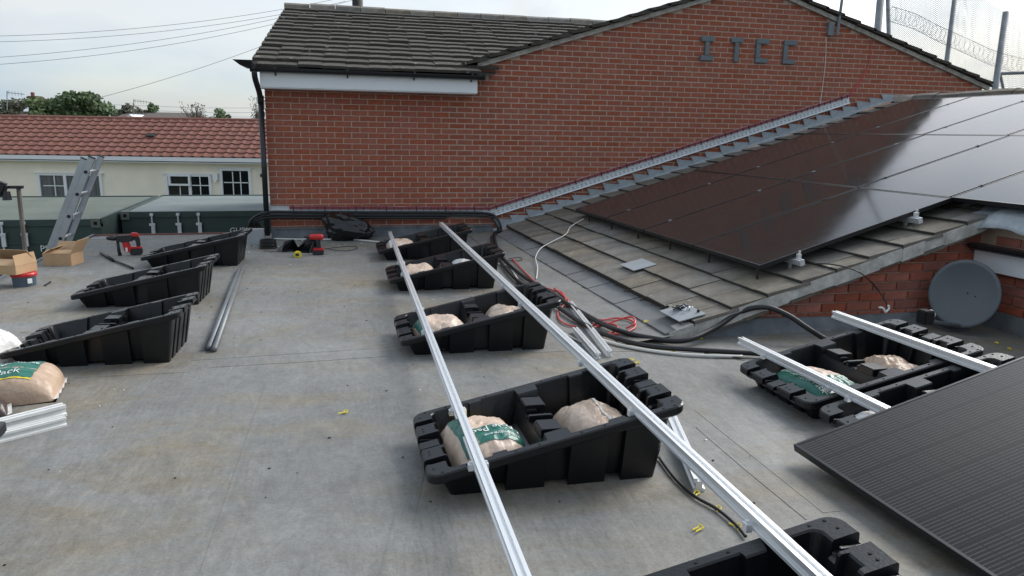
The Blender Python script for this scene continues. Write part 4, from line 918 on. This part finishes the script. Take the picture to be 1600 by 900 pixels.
# black rod and bar
for i, (a, b_) in enumerate((((158, 395), (178, 407)), ((172, 404), (208, 419)))):
    m_ = MB(); m_.tube([G(*a, .016), G(*b_, .016)], .018 if i == 0 else .011, 10); o = m_.build('black_rod', 'cable_black', smooth=True); tag(o, ('thick black rod on the roof in front of the hammer drill', 'thin black rod end beside the hammer drill')[i], 'rod')
m_ = MB(); m_.tube([G(70, 446, .008), G(79, 440, .008)], .008, 8); tag(m_.build('marker_pen', 'cable_black'), 'small black marker pen lying by the red lidded tub', 'pen')
# cardboard boxes
def carton(label, loc, rz, sx, sy, h, flaps, name='cardboard_box'):
    t = thing(name, label, 'box', loc, rz); th = .006
    b = MB(); b.box2((-sx / 2, -sy / 2, 0), (sx / 2, sy / 2, th)); b.build('base', 'card_in', t)
    for (c, s) in (((0, -sy / 2, h / 2), (sx, th, h)), ((0, sy / 2, h / 2), (sx, th, h)), ((-sx / 2, 0, h / 2), (th, sy - th, h)), ((sx / 2, 0, h / 2), (th, sy - th, h))):
        b = MB(); b.box(c, s); b.build('side', 'card', t)
    for (edge, a, ln) in flaps:
        b = MB(); fl = ln
        if edge in 'fb': s = -1 if edge == 'f' else 1; b.add([(-sx / 2, s * sy / 2, h), (sx / 2, s * sy / 2, h), (sx / 2 * .97, s * (sy / 2 + fl * math.cos(a)), h + fl * math.sin(a)), (-sx / 2 * .97, s * (sy / 2 + fl * math.cos(a)), h + fl * math.sin(a))], [[0, 1, 2, 3]])
        else: s = -1 if edge == 'l' else 1; b.add([(s * sx / 2, -sy / 2, h), (s * sx / 2, sy / 2, h), (s * (sx / 2 + fl * math.cos(a)), sy / 2 * .97, h + fl * math.sin(a)), (s * (sx / 2 + fl * math.cos(a)), -sy / 2 * .97, h + fl * math.sin(a))], [[0, 1, 2, 3]])
        o = b.build('flap', 'card', t); md = o.modifiers.new('s', 'SOLIDIFY'); md.thickness = .005
    return t
q = G(93, 416, 0); carton('open cardboard box at the roof edge below the ladder', (q.x - .0, q.y + .15, 0), R(-12), .29, .25, .13, [('l', R(150), .12), ('r', R(60), .17), ('f', R(165), .1), ('b', R(50), .12)])
t = thing('plastic_tub', 'small dark blue tub with a bright red lid under a torn box', 'tub', G(39, 446, 0))
b = MB(); b.lathe([(.092, 0), (.10, .10)], None, 20); b.build('body', 'tub_blue', t, smooth=False); b = MB(); b.lathe([(.108, .095), (.111, .115), (.105, .125)], None, 20); b.build('lid', 'tool_red', t); b = MB(); b.box((.070, -.072, .055), (.04, .004, .045), Matrix.Rotation(R(45), 3, 'Z')); b.build('sticker', 'print_white', t)
q = G(39, 446, 0); carton('torn open cardboard tray resting on the red lidded tub', (q.x - .13, q.y + .03, .128), R(-20), .36, .27, .08, [('r', R(100), .10), ('f', R(160), .12), ('l', R(40), .12), ('b', R(130), .16)])
# ladder leaning over the roof edge
t = thing('extension_ladder', 'grey aluminium extension ladder sticking up past the left roof edge', 'ladder', (0, 0, 0))
a0 = Vector((-1.985, -.98, 1.115)); a1 = Vector((-2.46, -.98, .03)); d = (a1 - a0).normalized(); base = a0 + d * 4.1; nrm = Vector((d.z, 0, -d.x))
if nrm.x < 0: nrm = -nrm
for s, y in ((0, -.98), (1, -.58)):
    for k in (0, 1):
        a = Vector((a0.x, y + .03 * k * (1 if s == 0 else -1), a0.z)) - nrm * (.075 * k) - d * (.0 if k == 0 else -.05); b = MB(); b.extrude([(-.033, -.012), (.033, -.012), (.033, .012), (-.033, .012)], a, a + d * 4.05, nrm, (0, 1, 0)); o = b.build('stile', 'alu_dull', t)
        b = MB(); b.box(a - d * .004, (.07, .03, .014), Matrix.Rotation(math.atan2(-d.x, -d.z), 3, 'Y')); b.build('end_cap', 'black_plastic', o)
for k in range(14):
    q = a0 + d * (.18 + .28 * k); b = MB(); b.tube([q + Vector((0, -.015, 0)), q + Vector((0, .415, 0))], .016, 10); b.build('rung', 'alu', t, smooth=True)
    b = MB(); b.lathe([(.02, 0), (.02, .006)], Matrix.Translation(q + Vector((0, -.014, 0))) @ Matrix.Rotation(math.pi / 2, 4, 'X'), 10); b.build('rung_plug', 'black_plastic', t)
# floodlight on a pole
t = thing('floodlight_pole', 'black floodlight on a thin pole at the left roof edge', 'floodlight', (-2.52, -1.76, -1.2))
b = MB(); b.tube([(0, 0, 0), (0, .06, 2.03)], .022, 10); b.build('pole', 'wood_pole', t)
b = MB(); b.box((-.02, .04, 2.03), (.14, .05, .03)); b.build('bracket', 'black_plastic', t)
b = MB(); b.box((-.20, 0, 2.04), (.22, .10, .15), Matrix.Rotation(R(25), 3, 'Y')); b.build('lamp_head', 'black_plastic', t, bevel=.02); b = MB(); b.lathe([(.045, 0), (.035, .09)], Matrix.Translation((-.09, -.02, 1.90)), 12); b.build('sensor', 'black_plastic', t)

# ================================================================== SATELLITE DISH
dc = PY(1506, 459, -6.1); t = thing('satellite_dish', 'dark grey satellite dish standing in the corner by the brick wall', 'satellite dish', (dc.x, dc.y, 0))
look = (CAM + Vector((.8, 0, .2)) - Vector((dc.x, dc.y, dc.z))).normalized(); look = (look + Vector((-.28, 0, .02))).normalized(); Q = look.to_track_quat('Z', 'Y').to_matrix().to_4x4()
b = MB(); n, mr = 40, 10; rad = .25; vs = [(0, 0, -.055)]
for i in range(1, mr + 1):
    r_ = rad * i / mr; vs += [(r_ * .96 * math.cos(2 * math.pi * k / n), r_ * 1.04 * math.sin(2 * math.pi * k / n), -.055 + .055 * (r_ / rad) ** 2) for k in range(n)]
vs += [(rad * .98 * math.cos(2 * math.pi * k / n), rad * 1.06 * math.sin(2 * math.pi * k / n), -.018) for k in range(n)]
fs = [[0, 1 + k, 1 + (k + 1) % n] for k in range(n)] + [[1 + (i - 1) * n + k, 1 + (i - 1) * n + (k + 1) % n, 1 + i * n + (k + 1) % n, 1 + i * n + k] for i in range(1, mr + 1) for k in range(n)]
b.add([Q @ Vector(v) + Vector((0, 0, dc.z)) for v in vs], fs); o = b.build('reflector', 'dish', t, smooth=True); md = o.modifiers.new('s', 'SOLIDIFY'); md.thickness = .006
for (u, v) in ((.02, .01), (.075, -.01)): b = MB(); b.lathe([(.006, 0), (.006, .004)], Matrix.Translation((0, 0, dc.z)) @ Q @ Matrix.Translation((u, v, -.053)), 8); b.build('bolt', 'hole', t)
lo = Q @ Vector((0, -.245, -.01)) + Vector((0, 0, dc.z)); ln = PY(1446, 495, -6.35) - Vector((dc.x, dc.y, 0))
b = MB(); b.tube([lo, ln + Vector((0, 0, -.03))], .014, 8); b.build('feed_arm', 'dish', t)
b = MB(); b.box(ln, (.085, .09, .10)); b.build('receiver_body', 'black_plastic', t, bevel=.008)
b = MB(); b.lathe([(.026, 0), (.030, .05), (.034, .07)], Matrix.Translation(ln) @ (-look + Vector((1.6, .4, .5))).to_track_quat('Z', 'Y').to_matrix().to_4x4(), 14); b.build('receiver_horn', 'black_plastic', t, smooth=True)
b = MB(); dd_ = (-look + Vector((1.6, .4, .5))).normalized(); b.lathe([(.034, 0), (.034, .012)], Matrix.Translation(ln + dd_ * .07) @ dd_.to_track_quat('Z', 'Y').to_matrix().to_4x4(), 16); b.build('receiver_cap', 'print_white', t)
b = MB(); b.tube([Vector((.05, .1, dc.z)), Vector((.08, .18, .0))], .02, 8); b.box((.06, .15, .01), (.2, .2, .02)); b.build('stand', 'dish', t)
b = MB(); b.tube(spline([PY(1384, 488, -6.05) , PY(1380, 482, -6.05), PY(1374, 480, -6.05)]), .008, 6); b.tube(spline([PY(1384, 488, -6.05), PY(1389, 482, -6.05), PY(1388, 477, -6.05)]), .008, 6); tag(b.build('white_cable_end', 'print_white'), 'forked white cable ends sticking up behind the dish tub', 'cable')

# ================================================================== LEFT BACKGROUND: CONTAINERS
def container(label, px, py, depth, wid, deep, top, text, tx, rods, topm):
    """px,py: a top front corner (right one when wid<0)"""
    p = DEP(px, py, depth); zt = p.z; h = 2.6; x0, x1 = (p.x, p.x + wid) if wid > 0 else (p.x + wid, p.x); y0, y1 = p.y, p.y + deep
    t = thing('shipping_container', label, 'container', (x0, y0, zt - h)); W_ = x1 - x0
    b = MB(); n = 34; vs = []
    for i in range(n + 1):
        y = deep * i / n; z = h - .03 + (.012 if i % 2 else -.012); vs += [(0.04, y, z), (W_ - .04, y, z)]
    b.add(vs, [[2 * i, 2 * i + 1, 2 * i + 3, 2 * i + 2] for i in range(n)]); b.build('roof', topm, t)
    b = MB(); b.box2((.0, 0, h - .12), (W_, .08, h - .004)); b.box2((0, .08, h - .10), (.06, deep, h)); b.box2((W_ - .06, .08, h - .1), (W_, deep, h)); b.box2((0, deep - .06, h - .1), (W_, deep, h)); b.build('top_rail', topm if False else 'container', t)
    b = MB(); b.box2((0.0, .03, 0), (W_, .06, h - .12)); b.box2((0, .06, 0), (.03, deep, h - .1)); b.box2((W_ - .03, .06, 0), (W_, deep, h - .1)); b.build('wall', 'container', t)
    for x in (0, W_ - .16):
        for y in (0,): b = MB(); b.box2((x, y - .01, h - .16), (x + .16, y + .17, h + .006)); cc_ = b.build('corner_casting', 'container_top' , t); b = MB(); b.box2((x + .05, -.013, h - .11), (x + .11, -.009, h - .05)); b.build('casting_hole', 'hole', cc_)
    b = MB()
    for z in (h - .45, h - .85): b.box2((.1, .015, z), (W_ - .1, .03, z + .05))
    b.build('door_rib', 'container', t)
    for rx in rods:
        q = DEP(rx, 350, depth); x = PY(rx, 345, y0).x - x0; b = MB(); b.tube([(x, -.03, .2), (x, -.03, h - .04)], .017, 8); b.box((x, -.03, h - .06), (.06, .05, .05)); b.box((x, -.035, h - .26), (.11, .04, .05)); b.box((x + .015, -.035, h - .38), (.07, .04, .20)); b.build('lock_rod', 'galv', t)
    if text:
        me = text_mesh(text, .16); me.transform(Matrix.Rotation(math.pi / 2, 4, 'X')); me.materials.clear(); me.materials.append(MATS['print_white']); q = PY(*tx, y0 + .01); link('lettering', me, t, (q.x - x0, .012, q.z - (zt - h)))
    return t
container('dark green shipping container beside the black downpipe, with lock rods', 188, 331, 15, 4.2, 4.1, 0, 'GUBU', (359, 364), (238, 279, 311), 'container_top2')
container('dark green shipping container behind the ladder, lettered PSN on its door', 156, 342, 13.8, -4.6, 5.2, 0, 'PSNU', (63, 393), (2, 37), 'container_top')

# ================================================================== CREAM BUNGALOW
bd = 24.0
OB = DEP(-60, 246, bd); ob_r = Vector((AX_R.x, AX_R.y, 0)).normalized(); th_b = math.atan2(ob_r.y, ob_r.x) + R(1.0)
cb = thing('cream_bungalow', 'long cream rendered bungalow with red tiled roof and white windows', 'bungalow', (OB.x, OB.y, -2.9), th_b)
Mi = (Matrix.Translation((OB.x, OB.y, -2.9)) @ Matrix.Rotation(th_b, 4, 'Z')).inverted()
def BL(px, py, yoff=0.0):
    """photo pixel to bungalow local coords on the plane local y = yoff"""
    o_ = Mi @ CAM; d_ = Mi.to_3x3() @ ray(px, py); return o_ + d_ * ((yoff - o_.y) / d_.y)
ez = BL(200, 246).z; rz_ = BL(200, 186, 2.3).z; Lb = 12.0
mb = MB(); mb.box2((-2, .35, 0), (Lb, .6, ez)); mb.box2((-2, .6, 0), (Lb, 5.0, ez - .1)); mb.build('wall', 'cream', cb)
mb = MB(); mb.add([(-2.2, .02, ez + .0), (Lb, .02, ez + .0), (Lb, 2.6, rz_ - .05), (-2.2, 2.6, rz_ - .05), (-2.2, 5.2, ez), (Lb, 5.2, ez)], [[0, 1, 2, 3], [3, 2, 5, 4]]); br = mb.build('roof', 'tile_edge', cb)
sa = math.atan2(rz_ - ez, 2.6); slen = math.hypot(rz_ - ez, 2.6); nrow = 9; g9 = slen / nrow; tw = .33
b = MB(); nxp = 10; vs = []
for zz in (0, 1):
    for j in (0, 1):
        for i in range(nxp + 1):
            x = tw * i / nxp; prof_ = .014 * math.cos(2 * math.pi * i / nxp) + .006 * math.cos(4 * math.pi * i / nxp); vs.append((x, (g9 + .05) * j, (.030 if zz else 0) + prof_))
n = nxp + 1; fs = []
for i in range(nxp): fs += [[2 * n + i, 2 * n + i + 1, 3 * n + i + 1, 3 * n + i], [i, i + 1, 2 * n + i + 1, 2 * n + i]]
ptile = b.add(vs, fs).mesh('roof_tile', 'tile_red', smooth=False)
ntile = int((BL(440, 220).x + 1.2) / tw) + 1; cnt = 0; rest = MB()
for j in range(nrow):
    for i in range(ntile + 4):
        x = -1.2 + tw * i; y = .0 + g9 * j * math.cos(sa); z = ez + .04 + g9 * j * math.sin(sa)
        if cnt < 300: link('roof_tile', ptile, br, (x, y, z), (sa - .10, 0, 0)); cnt += 1
        else:
            rot = Matrix.Rotation(sa - .10, 3, 'X'); rest.add([rot @ Vector(v) + Vector((x, y, z)) for v in vs], fs)
if rest.v: o = rest.build('roof_tiling', 'tile_red', br); o['kind'] = 'stuff'
mb = MB(); mb.extrude([(-.12, -.06), (-.08, .03), (0, .06), (.08, .03), (.12, -.06)], (-2.2, 2.6, rz_ + .03), (Lb, 2.6, rz_ + .03), (0, 1, 0), (0, 0, 1)); mb.build('ridge', 'tile_red', br)
q = BL(236, 214, 1.3); mb = MB(); mb.box((q.x, 1.3, ez + 1.3 * math.tan(sa) + .08), (.28, .22, .08), Matrix.Rotation(sa, 3, 'X')); mb.build('roof_vent', 'tile_edge', br)
mb = MB(); mb.box2((-2, .0, ez - .10), (Lb, .05, ez + .03)); mb.box2((-2, .05, ez - .16), (Lb, .34, ez - .13)); mb.build('gutter', 'upvc', cb)
def window(x0, y0, x1, y1, mull, casements, glass='dark_glass', head=True):
    a, c = BL(x0, y1, .33), BL(x1, y0, .33); a.z -= .5 if y1 > 300 else 0
    w_ = MB(); w_.box2((a.x, .335, a.z), (c.x, .345, c.z)); wn = w_.build('window', glass, cb); f = .065
    b = MB(); b.box2((a.x - .02, .29, a.z), (a.x + f, .36, c.z)); b.box2((c.x - f, .29, a.z), (c.x + .02, .36, c.z)); b.box2((a.x, .292, c.z - f), (c.x, .36, c.z)); b.build('frame', 'upvc', wn)
    for mx_ in mull: xx = BL(mx_, y0, .33).x; b = MB(); b.box2((xx - f * .7, .291, a.z), (xx + f * .7, .36, c.z - f)); b.build('mullion', 'upvc', wn)
    for (bx, vert, lo, hi) in casements:
        b = MB()
        if vert: xx = BL(bx, y0, .33).x; b.box2((xx - .014, .315, BL(bx, hi, .33).z), (xx + .014, .335, BL(bx, lo, .33).z))
        else: zz = BL(x0, bx, .33).z; b.box2((BL(lo, bx, .33).x, .315, zz - .014), (BL(hi, bx, .33).x, .335, zz + .014))
        b.build('glazing_bar', 'upvc', wn)
    if head: b = MB(); b.box2((a.x - .10, .27, c.z), (c.x + .08, .36, c.z + .035)); b.build('head_trim', 'upvc', wn)
    return wn, a, c
window(64, 272, 158, 318, [101], [(84, True, 274, 318), (290, False, 68, 100), (118, True, 274, 289)], 'blind_glass')
wn, a, c = window(262, 273, 329, 312, [296], [(280, True, 290, 305), (312, True, 275, 305), (289, False, 299, 327)])
b = MB(); p0, p1 = BL(263, 290, .2), BL(296, 273, .2); b.box2((p0.x, .22, p0.z), (p0.x + .06, .30, p1.z)); b.box2((p1.x - .06, .22, p0.z), (p1.x, .30, p1.z)); b.box2((p0.x + .06, .22, p1.z - .06), (p1.x - .06, .30, p1.z)); b.box2((p0.x + .06, .22, p0.z), (p1.x - .06, .30, p0.z + .06)); b.build('open_casement', 'upvc', wn)
window(347, 264, 391, 312, [], [(363, True, 268, 308), (375, True, 268, 308), (285, False, 350, 388)])
mb = MB(); q = BL(337, 276, .3); mb.box((q.x, .28, q.z), (.16, .1, .22)); mb.box((q.x, .25, q.z - .14), (.08, .06, .06)); mb.build('wall_vent', 'upvc', cb)
for (px, py) in ((131, 252), (411, 274)): mb = MB(); q = BL(px, py, .3); mb.box((q.x, .28, q.z), (.16, .12, .12)); mb.build('wall_lamp', 'white_dirty' if px < 200 else 'black_plastic', cb, bevel=.02)

# ================================================================== FAR BACKGROUND
def tree(label, px, py, depth, rx, rzv, m, n=1800, seed=0, name='tree', leaf=.10, ragged=.35, group=None):
    rnd = random.Random(seed); p = DEP(px, py, depth); t = thing(name, label, 'tree', (p.x, p.y, -2.9), 0, group); hz = p.z + 2.9
    b = MB(); b.tube([(0, 0, 0), (.05, 0, hz * .5), (0, .05, hz)], [.22, .16, .05], 8)
    for k in range(7):
        a = rnd.uniform(0, 6.28); e = Vector((math.cos(a) * rx * .6, math.sin(a) * rx * .6, hz + rnd.uniform(-.3, .5) * rzv)); b.tube([Vector((0, 0, hz * rnd.uniform(.5, .8))), e * .6 + Vector((0, 0, hz * .35)), e], [.09, .06, .02], 6)
    b.build('trunk', 'bark', t)
    cl = [(Vector((rnd.gauss(0, .42), rnd.gauss(0, .42), rnd.uniform(-.75, .8))), rnd.uniform(.25, .5)) for _ in range(26)]
    cl = [(c, r_) for c, r_ in cl if c.length < 1.0]
    b = MB(); vs = []; fs = []
    for i in range(n):
        c, r_ = rnd.choice(cl); v = Vector((rnd.gauss(0, 1), rnd.gauss(0, 1), rnd.gauss(0, 1))).normalized() * r_ * (rnd.random() ** .4)
        q = c + v; 
        q = Vector((q.x * rx, q.y * rx, q.z * rzv + hz)); s = leaf * rnd.uniform(.6, 1.5); a1 = Vector((rnd.gauss(0, 1), rnd.gauss(0, 1), rnd.gauss(0, 1))).normalized() * s; a2 = a1.orthogonal().normalized() * s * .6
        k = len(vs); vs += [q - a1, q + a2, q + a1, q - a2]; fs.append([k, k + 1, k + 2, k + 3])
    b.add(vs, fs); b.build('crown', m, t); return t
def bare_bush(label, px, py, depth, rx, h, seed):
    rnd = random.Random(seed); p = DEP(px, py, depth); t = thing('bare_shrub', label, 'shrub', (p.x, p.y, -2.9)); z0 = p.z + 2.9; b = MB(); lf = MB()
    b.tube([(0, 0, 0), (0, 0, z0 - h * .3)], [.12, .08], 6)
    for k in range(46):
        a = rnd.uniform(0, 6.28); e = Vector((math.cos(a) * rx * rnd.uniform(.2, 1), math.sin(a) * rx * .5, z0 + h * rnd.uniform(.0, 1))); b.tube([Vector((0, 0, z0 - h * .4)), Vector((e.x * .5, e.y * .5, z0 + .2 * h)), e], [.03, .02, .008], 4)
        for _ in range(5): q = e + Vector((rnd.gauss(0, .12), rnd.gauss(0, .12), rnd.gauss(0, .12))); lf.add([q, q + Vector((.05, 0, .05)), q + Vector((0, .03, .09))], [[0, 1, 2]])
    b.build('branches', 'twig', t); lf.build('leaves', 'leaf_b', t)
tree('big round dark green tree above the red bungalow roof', 114, 170, 46, 1.9, .88, 'leaf_c', 5200, 3, leaf=.12)
tree('paler green tree at the left half of the big tree', 72, 174, 45, 1.25, .72, 'leaf_a', 2600, 8, leaf=.12)
tree('olive tree at the left edge behind a brick chimney', 14, 173, 50, 1.4, .72, 'leaf_b', 2000, 5, leaf=.11)
tree('small grey green tree above the dark far roof, beside the aerial', 197, 179, 58, 1.1, .75, 'leaf_b', 1500, 11, leaf=.12)
tree('low olive tree behind the white far gable', 222, 184, 58, 1.2, .55, 'leaf_b', 1300, 12, leaf=.12)
tree('small dark spiky tree beside the far white gable', 239, 177, 58, .5, .7, 'leaf_c', 900, 13, leaf=.10)
tree('small dense dark bush above the bungalow ridge near the downpipe', 348, 184, 40, .62, .5, 'leaf_c', 1600, 14, leaf=.06)
bare_bush('bare twiggy shrub above the bungalow ridge', 306, 188, 40, .75, .75, 4); bare_bush('thin twiggy shrub beside the black downpipe', 404, 190, 38, .5, 1.1, 9)
def far_house(label, pl, pr, py_e, py_r, depth, wall, chim=None, gable=None):
    a, c = DEP(pl, py_e, depth), DEP(pr, py_e, depth); top = DEP((pl + pr) / 2, py_r, depth).z; t = thing('far_house', label, 'house', (a.x, a.y, -2.9)); v = c - a; h = a.z + 2.9; th_ = math.atan2(v.y, v.x); t.rotation_euler.z = th_; L_ = v.length; rt = top + 2.9
    b = MB(); b.box2((.2, .3, 0), (L_ - .2, 6, h)); b.build('wall', wall, t)
    b = MB(); b.add([(0, 0, h), (L_, 0, h), (L_ - .4, 3, rt), (.4, 3, rt), (0, 6.3, h), (L_, 6.3, h)], [[0, 1, 2, 3], [3, 2, 5, 4], [0, 3, 4], [1, 5, 2]]); rf_ = b.build('roof', 'far_roof', t)
    if chim: x = (chim - pl) / (pr - pl) * L_; b = MB(); b.box2((x - .35, 2.4, rt - 1), (x + .35, 3, rt + 1.0)); b.box2((x - .4, 2.35, rt + .85), (x + .4, 3.05, rt + .95)); b.tube([(x - .15, 2.7, rt + .9), (x - .15, 2.7, rt + 1.25)], .12, 8); b.build('chimney', 'far_brick', rf_)
    if gable: x = (gable - pl) / (pr - pl) * L_; b = MB(); b.add([(x - .65, -.3, h - .1), (x + .65, -.3, h - .1), (x, -.3, h + .42), (x - .65, 2.0, h - .1), (x + .65, 2.0, h - .1), (x, 2.0, h + .42)], [[0, 1, 2], [0, 2, 5, 3], [1, 4, 5, 2]]); b.build('white_gable', 'upvc', rf_)
    return t
far_house('far house with dark roof and small white gable above the bungalow', 166, 292, 187, 174, 55, 'upvc', gable=206)
far_house('far house with a red brick chimney at the left edge', -40, 46, 184, 172, 48, 'far_brick', chim=18)
def aerial(label, px, py0, py1, depth, par=None):
    a, b_ = DEP(px, py0, depth), DEP(px, py1, depth); m_ = MB(); m_.tube([a, b_], .03, 6); r_ = ob_r; m_.tube([b_ - Vector((0, 0, .1)), b_ + r_ * 1.1 - Vector((0, 0, .2))], .02, 5)
    for k in range(5): q = b_ + r_ * (.2 * k + .1) - Vector((0, 0, .12 + .02 * k)); m_.tube([q - Vector((0, 0, .15)), q + Vector((0, 0, .15))], .012, 4)
    tag(m_.build('tv_aerial', 'steel_post'), label, 'aerial')
aerial('thin television aerial above the brick chimney far left', 11, 172, 142, 48); aerial('thin television aerial above the dark far roof', 209, 180, 155, 55)
# utility pole and overhead wires
p = DEP(562, 18, 30); m_ = MB(); m_.tube([(p.x, p.y, -2.9), (p.x, p.y, p.z + 1.6)], .14, 10); t = m_.build('utility_pole', 'wood_pole', smooth=True); tag(t, 'grey wooden utility pole behind the dark tiled ridge', 'utility pole')
m_ = MB(); m_.box((p.x - .2, p.y - .1, p.z + .35), (.18, .18, .35)); m_.build('pole_fitting', 'black_plastic', t)
gw_ = 'overhead wires'
for i, (a, b_) in enumerate((((555, -8), (-40, 57)), ((540, 2), (-40, 66)), ((552, 0), (-40, 92)), ((520, 14), (-40, 103)), ((560, 8), (146, 155)))):
    A_, B_ = DEP(*a, 30), DEP(*b_, 26); sag = .35 if i < 4 else .25; m_ = MB(); m_.tube([A_.lerp(B_, k / 24) - Vector((0, 0, sag * 4 * (k / 24) * (1 - k / 24))) for k in range(25)], .0075, 5); o = m_.build('overhead_wire', 'steel_post')
    tag(o, 'thin overhead wire across the sky, ' + ('uppermost', 'second from top', 'third from top', 'fourth from top', 'steep one running down to the big tree')[i], 'wire', gw_)
for i, y in enumerate((171, 178, 164)):
    A_, B_ = DEP(160, y - 1, 70), DEP(460, y + 5, 70); m_ = MB(); m_.tube([A_, A_.lerp(B_, .5) - Vector((0, 0, .15)), B_], .02, 4); tag(m_.build('distant_wire', 'alu_dull'), 'faint distant wire above the bungalow ridge, ' + ('middle', 'lowest', 'highest')[i], 'wire', 'faint distant wires')
# ball-stop netting and its posts
ND = 21.0
def post(label, p0, p1, r=.06):
    a, b_ = DEP(*p0, ND), DEP(*p1, ND); d = (b_ - a); a2 = a - d * ((a.z + 2.9) / d.z); m_ = MB(); m_.tube([a2, b_], r, 10); return tag(m_.build('fence_post', 'steel_post', smooth=True), label, 'post', 'posts of the ball-stop netting')
post('tall dark netting post, leftmost, behind the gable verge', (1370, 62), (1381, -60), .10); post('thin netting post next to the leftmost one', (1389, 68), (1386, -60), .06)
post('tall netting post halfway along the right verge', (1478, 105), (1498, -50), .065); o = post('tall netting post standing above the solar roof ridge', (1554, 145), (1572, 19), .085)
m_ = MB(); a, b_ = DEP(1562, 112, ND), DEP(1570, 150, ND); m_.tube([a, b_], .04, 6); m_.build('brace', 'steel_post', o)
m_ = MB(); a, b_ = DEP(1561, 115, ND), DEP(1660, 112, ND); m_.tube([a, b_], .045, 8); m_.build('cross_rail', 'steel_post', o)
def net(label, top, bot):
    m_ = MB(); n = 24; vs = []; uv = []; nz = 12
    for i in range(n + 1):
        f_ = i / n * (len(top) - 1); k = min(int(f_), len(top) - 2); q = f_ - k; pt = Vector(top[k]).lerp(Vector(top[k + 1]), q); pb = Vector(bot[k]).lerp(Vector(bot[k + 1]), q)
        for j in range(nz + 1):
            c = pt.lerp(pb, j / nz); w_ = DEP(c.x, c.y, ND + .10 * math.sin(i * 1.7) * math.sin(j * .5) + .1); vs.append(w_)
    m_.add(vs, [[i * (nz + 1) + j, (i + 1) * (nz + 1) + j, (i + 1) * (nz + 1) + j + 1, i * (nz + 1) + j + 1] for i in range(n) for j in range(nz)])
    o = m_.build('ball_stop_net', 'netting', smooth=True); me = o.data; ul = me.uv_layers.new(name='uv'); rr_ = ob_r
    for lp in me.loops: v = me.vertices[lp.vertex_index].co; ul.data[lp.index].uv = (v.dot(rr_), v.z)
    return tag(o, label, 'netting')
net('pale netting stretched between posts behind the brick gable', [(1387, -70), (1496, -55), (1520, -12), (1572, 20)], [(1389, 150), (1480, 190), (1510, 190), (1556, 190)])
net('pale netting falling away right of the ridge post', [(1572, 20), (1600, 44), (1680, 110)], [(1556, 190), (1600, 190), (1680, 190)])
m_ = MB(); A_ = [(1393, 22), (1430, 34), (1465, 52), (1510, 72), (1555, 92), (1600, 104), (1640, 112)]; cen = spline([DEP(*a, ND - .1) for a in A_], 40); prev = None
rw_pts = [c + Vector((0, 0, 1)) * (.17 * math.sin(i * .95) + .05 * noise.noise((i * .3, 0, 0))) + AX_R * (.12 * math.cos(i * .95) + .06 * noise.noise((i * .4, 5, 0))) for i, c in enumerate(cen)]
m_.tube(rw_pts, .0045, 4); m_.tube([c + Vector((0, 0, .2)) for c in cen[::8]], .008, 4); m_.tube([c - Vector((0, 0, .2)) for c in cen[::8]], .008, 4)
tag(m_.build('razor_wire', 'steel_post'), 'coiled razor wire strung along the netting posts', 'razor wire')

# grit, moss crumbs and torn scraps lying about on the felt
rg = random.Random(21); dm = MB(); dd2 = MB()
for i in range(420):
    x, y = rg.uniform(-2.3, 2.6), rg.uniform(-10.2, -.2)
    if i % 3 == 0: x, y = rg.gauss(.6, .8), rg.gauss(-.55, .35)
    if y > -.06 or x < -2.4: continue
    sz = rg.uniform(.003, .009) * (1.6 if i % 9 == 0 else 1); a = rg.uniform(0, 6.28)
    pts = [(x + sz * math.cos(a + k * 1.57) * rg.uniform(.5, 1.5), y + sz * math.sin(a + k * 1.57) * rg.uniform(.5, 1.5), .002) for k in range(4)]
    (dm if i % 4 == 0 else dd2).add(pts + [(x, y, .003 + sz * .5)], [[0, 1, 4], [1, 2, 4], [2, 3, 4], [3, 0, 4]])
tag(dm.build('scrap_litter', 'print_white'), 'tiny pale scraps and swarf scattered over the flat roof', 'litter', kind='stuff')
tag(dd2.build('grit', 'tile_edge'), 'dark grit and moss crumbs scattered over the flat roof', 'grit', kind='stuff')
mm = MB()
for i in range(160):
    ri = rg.choice([0, 1, 2, 3, 4]); x = rows[ri][0] - .004 + rg.uniform(-.012, .004); y = rg.uniform(-5.8, -.25); sz = rg.uniform(.008, .022); z = roof_z(x) + .012
    mm.add([(x - sz * .6, y - sz, z), (x + sz * .5, y - sz * .6, z + .014), (x + sz * .4, y + sz, z + .012), (x - sz * .6, y + sz * .7, z)] + [(x, y, z + sz)], [[0, 1, 4], [1, 2, 4], [2, 3, 4], [3, 0, 4]])
o = mm.build('moss', 'bark', rs); o['kind'] = 'stuff'
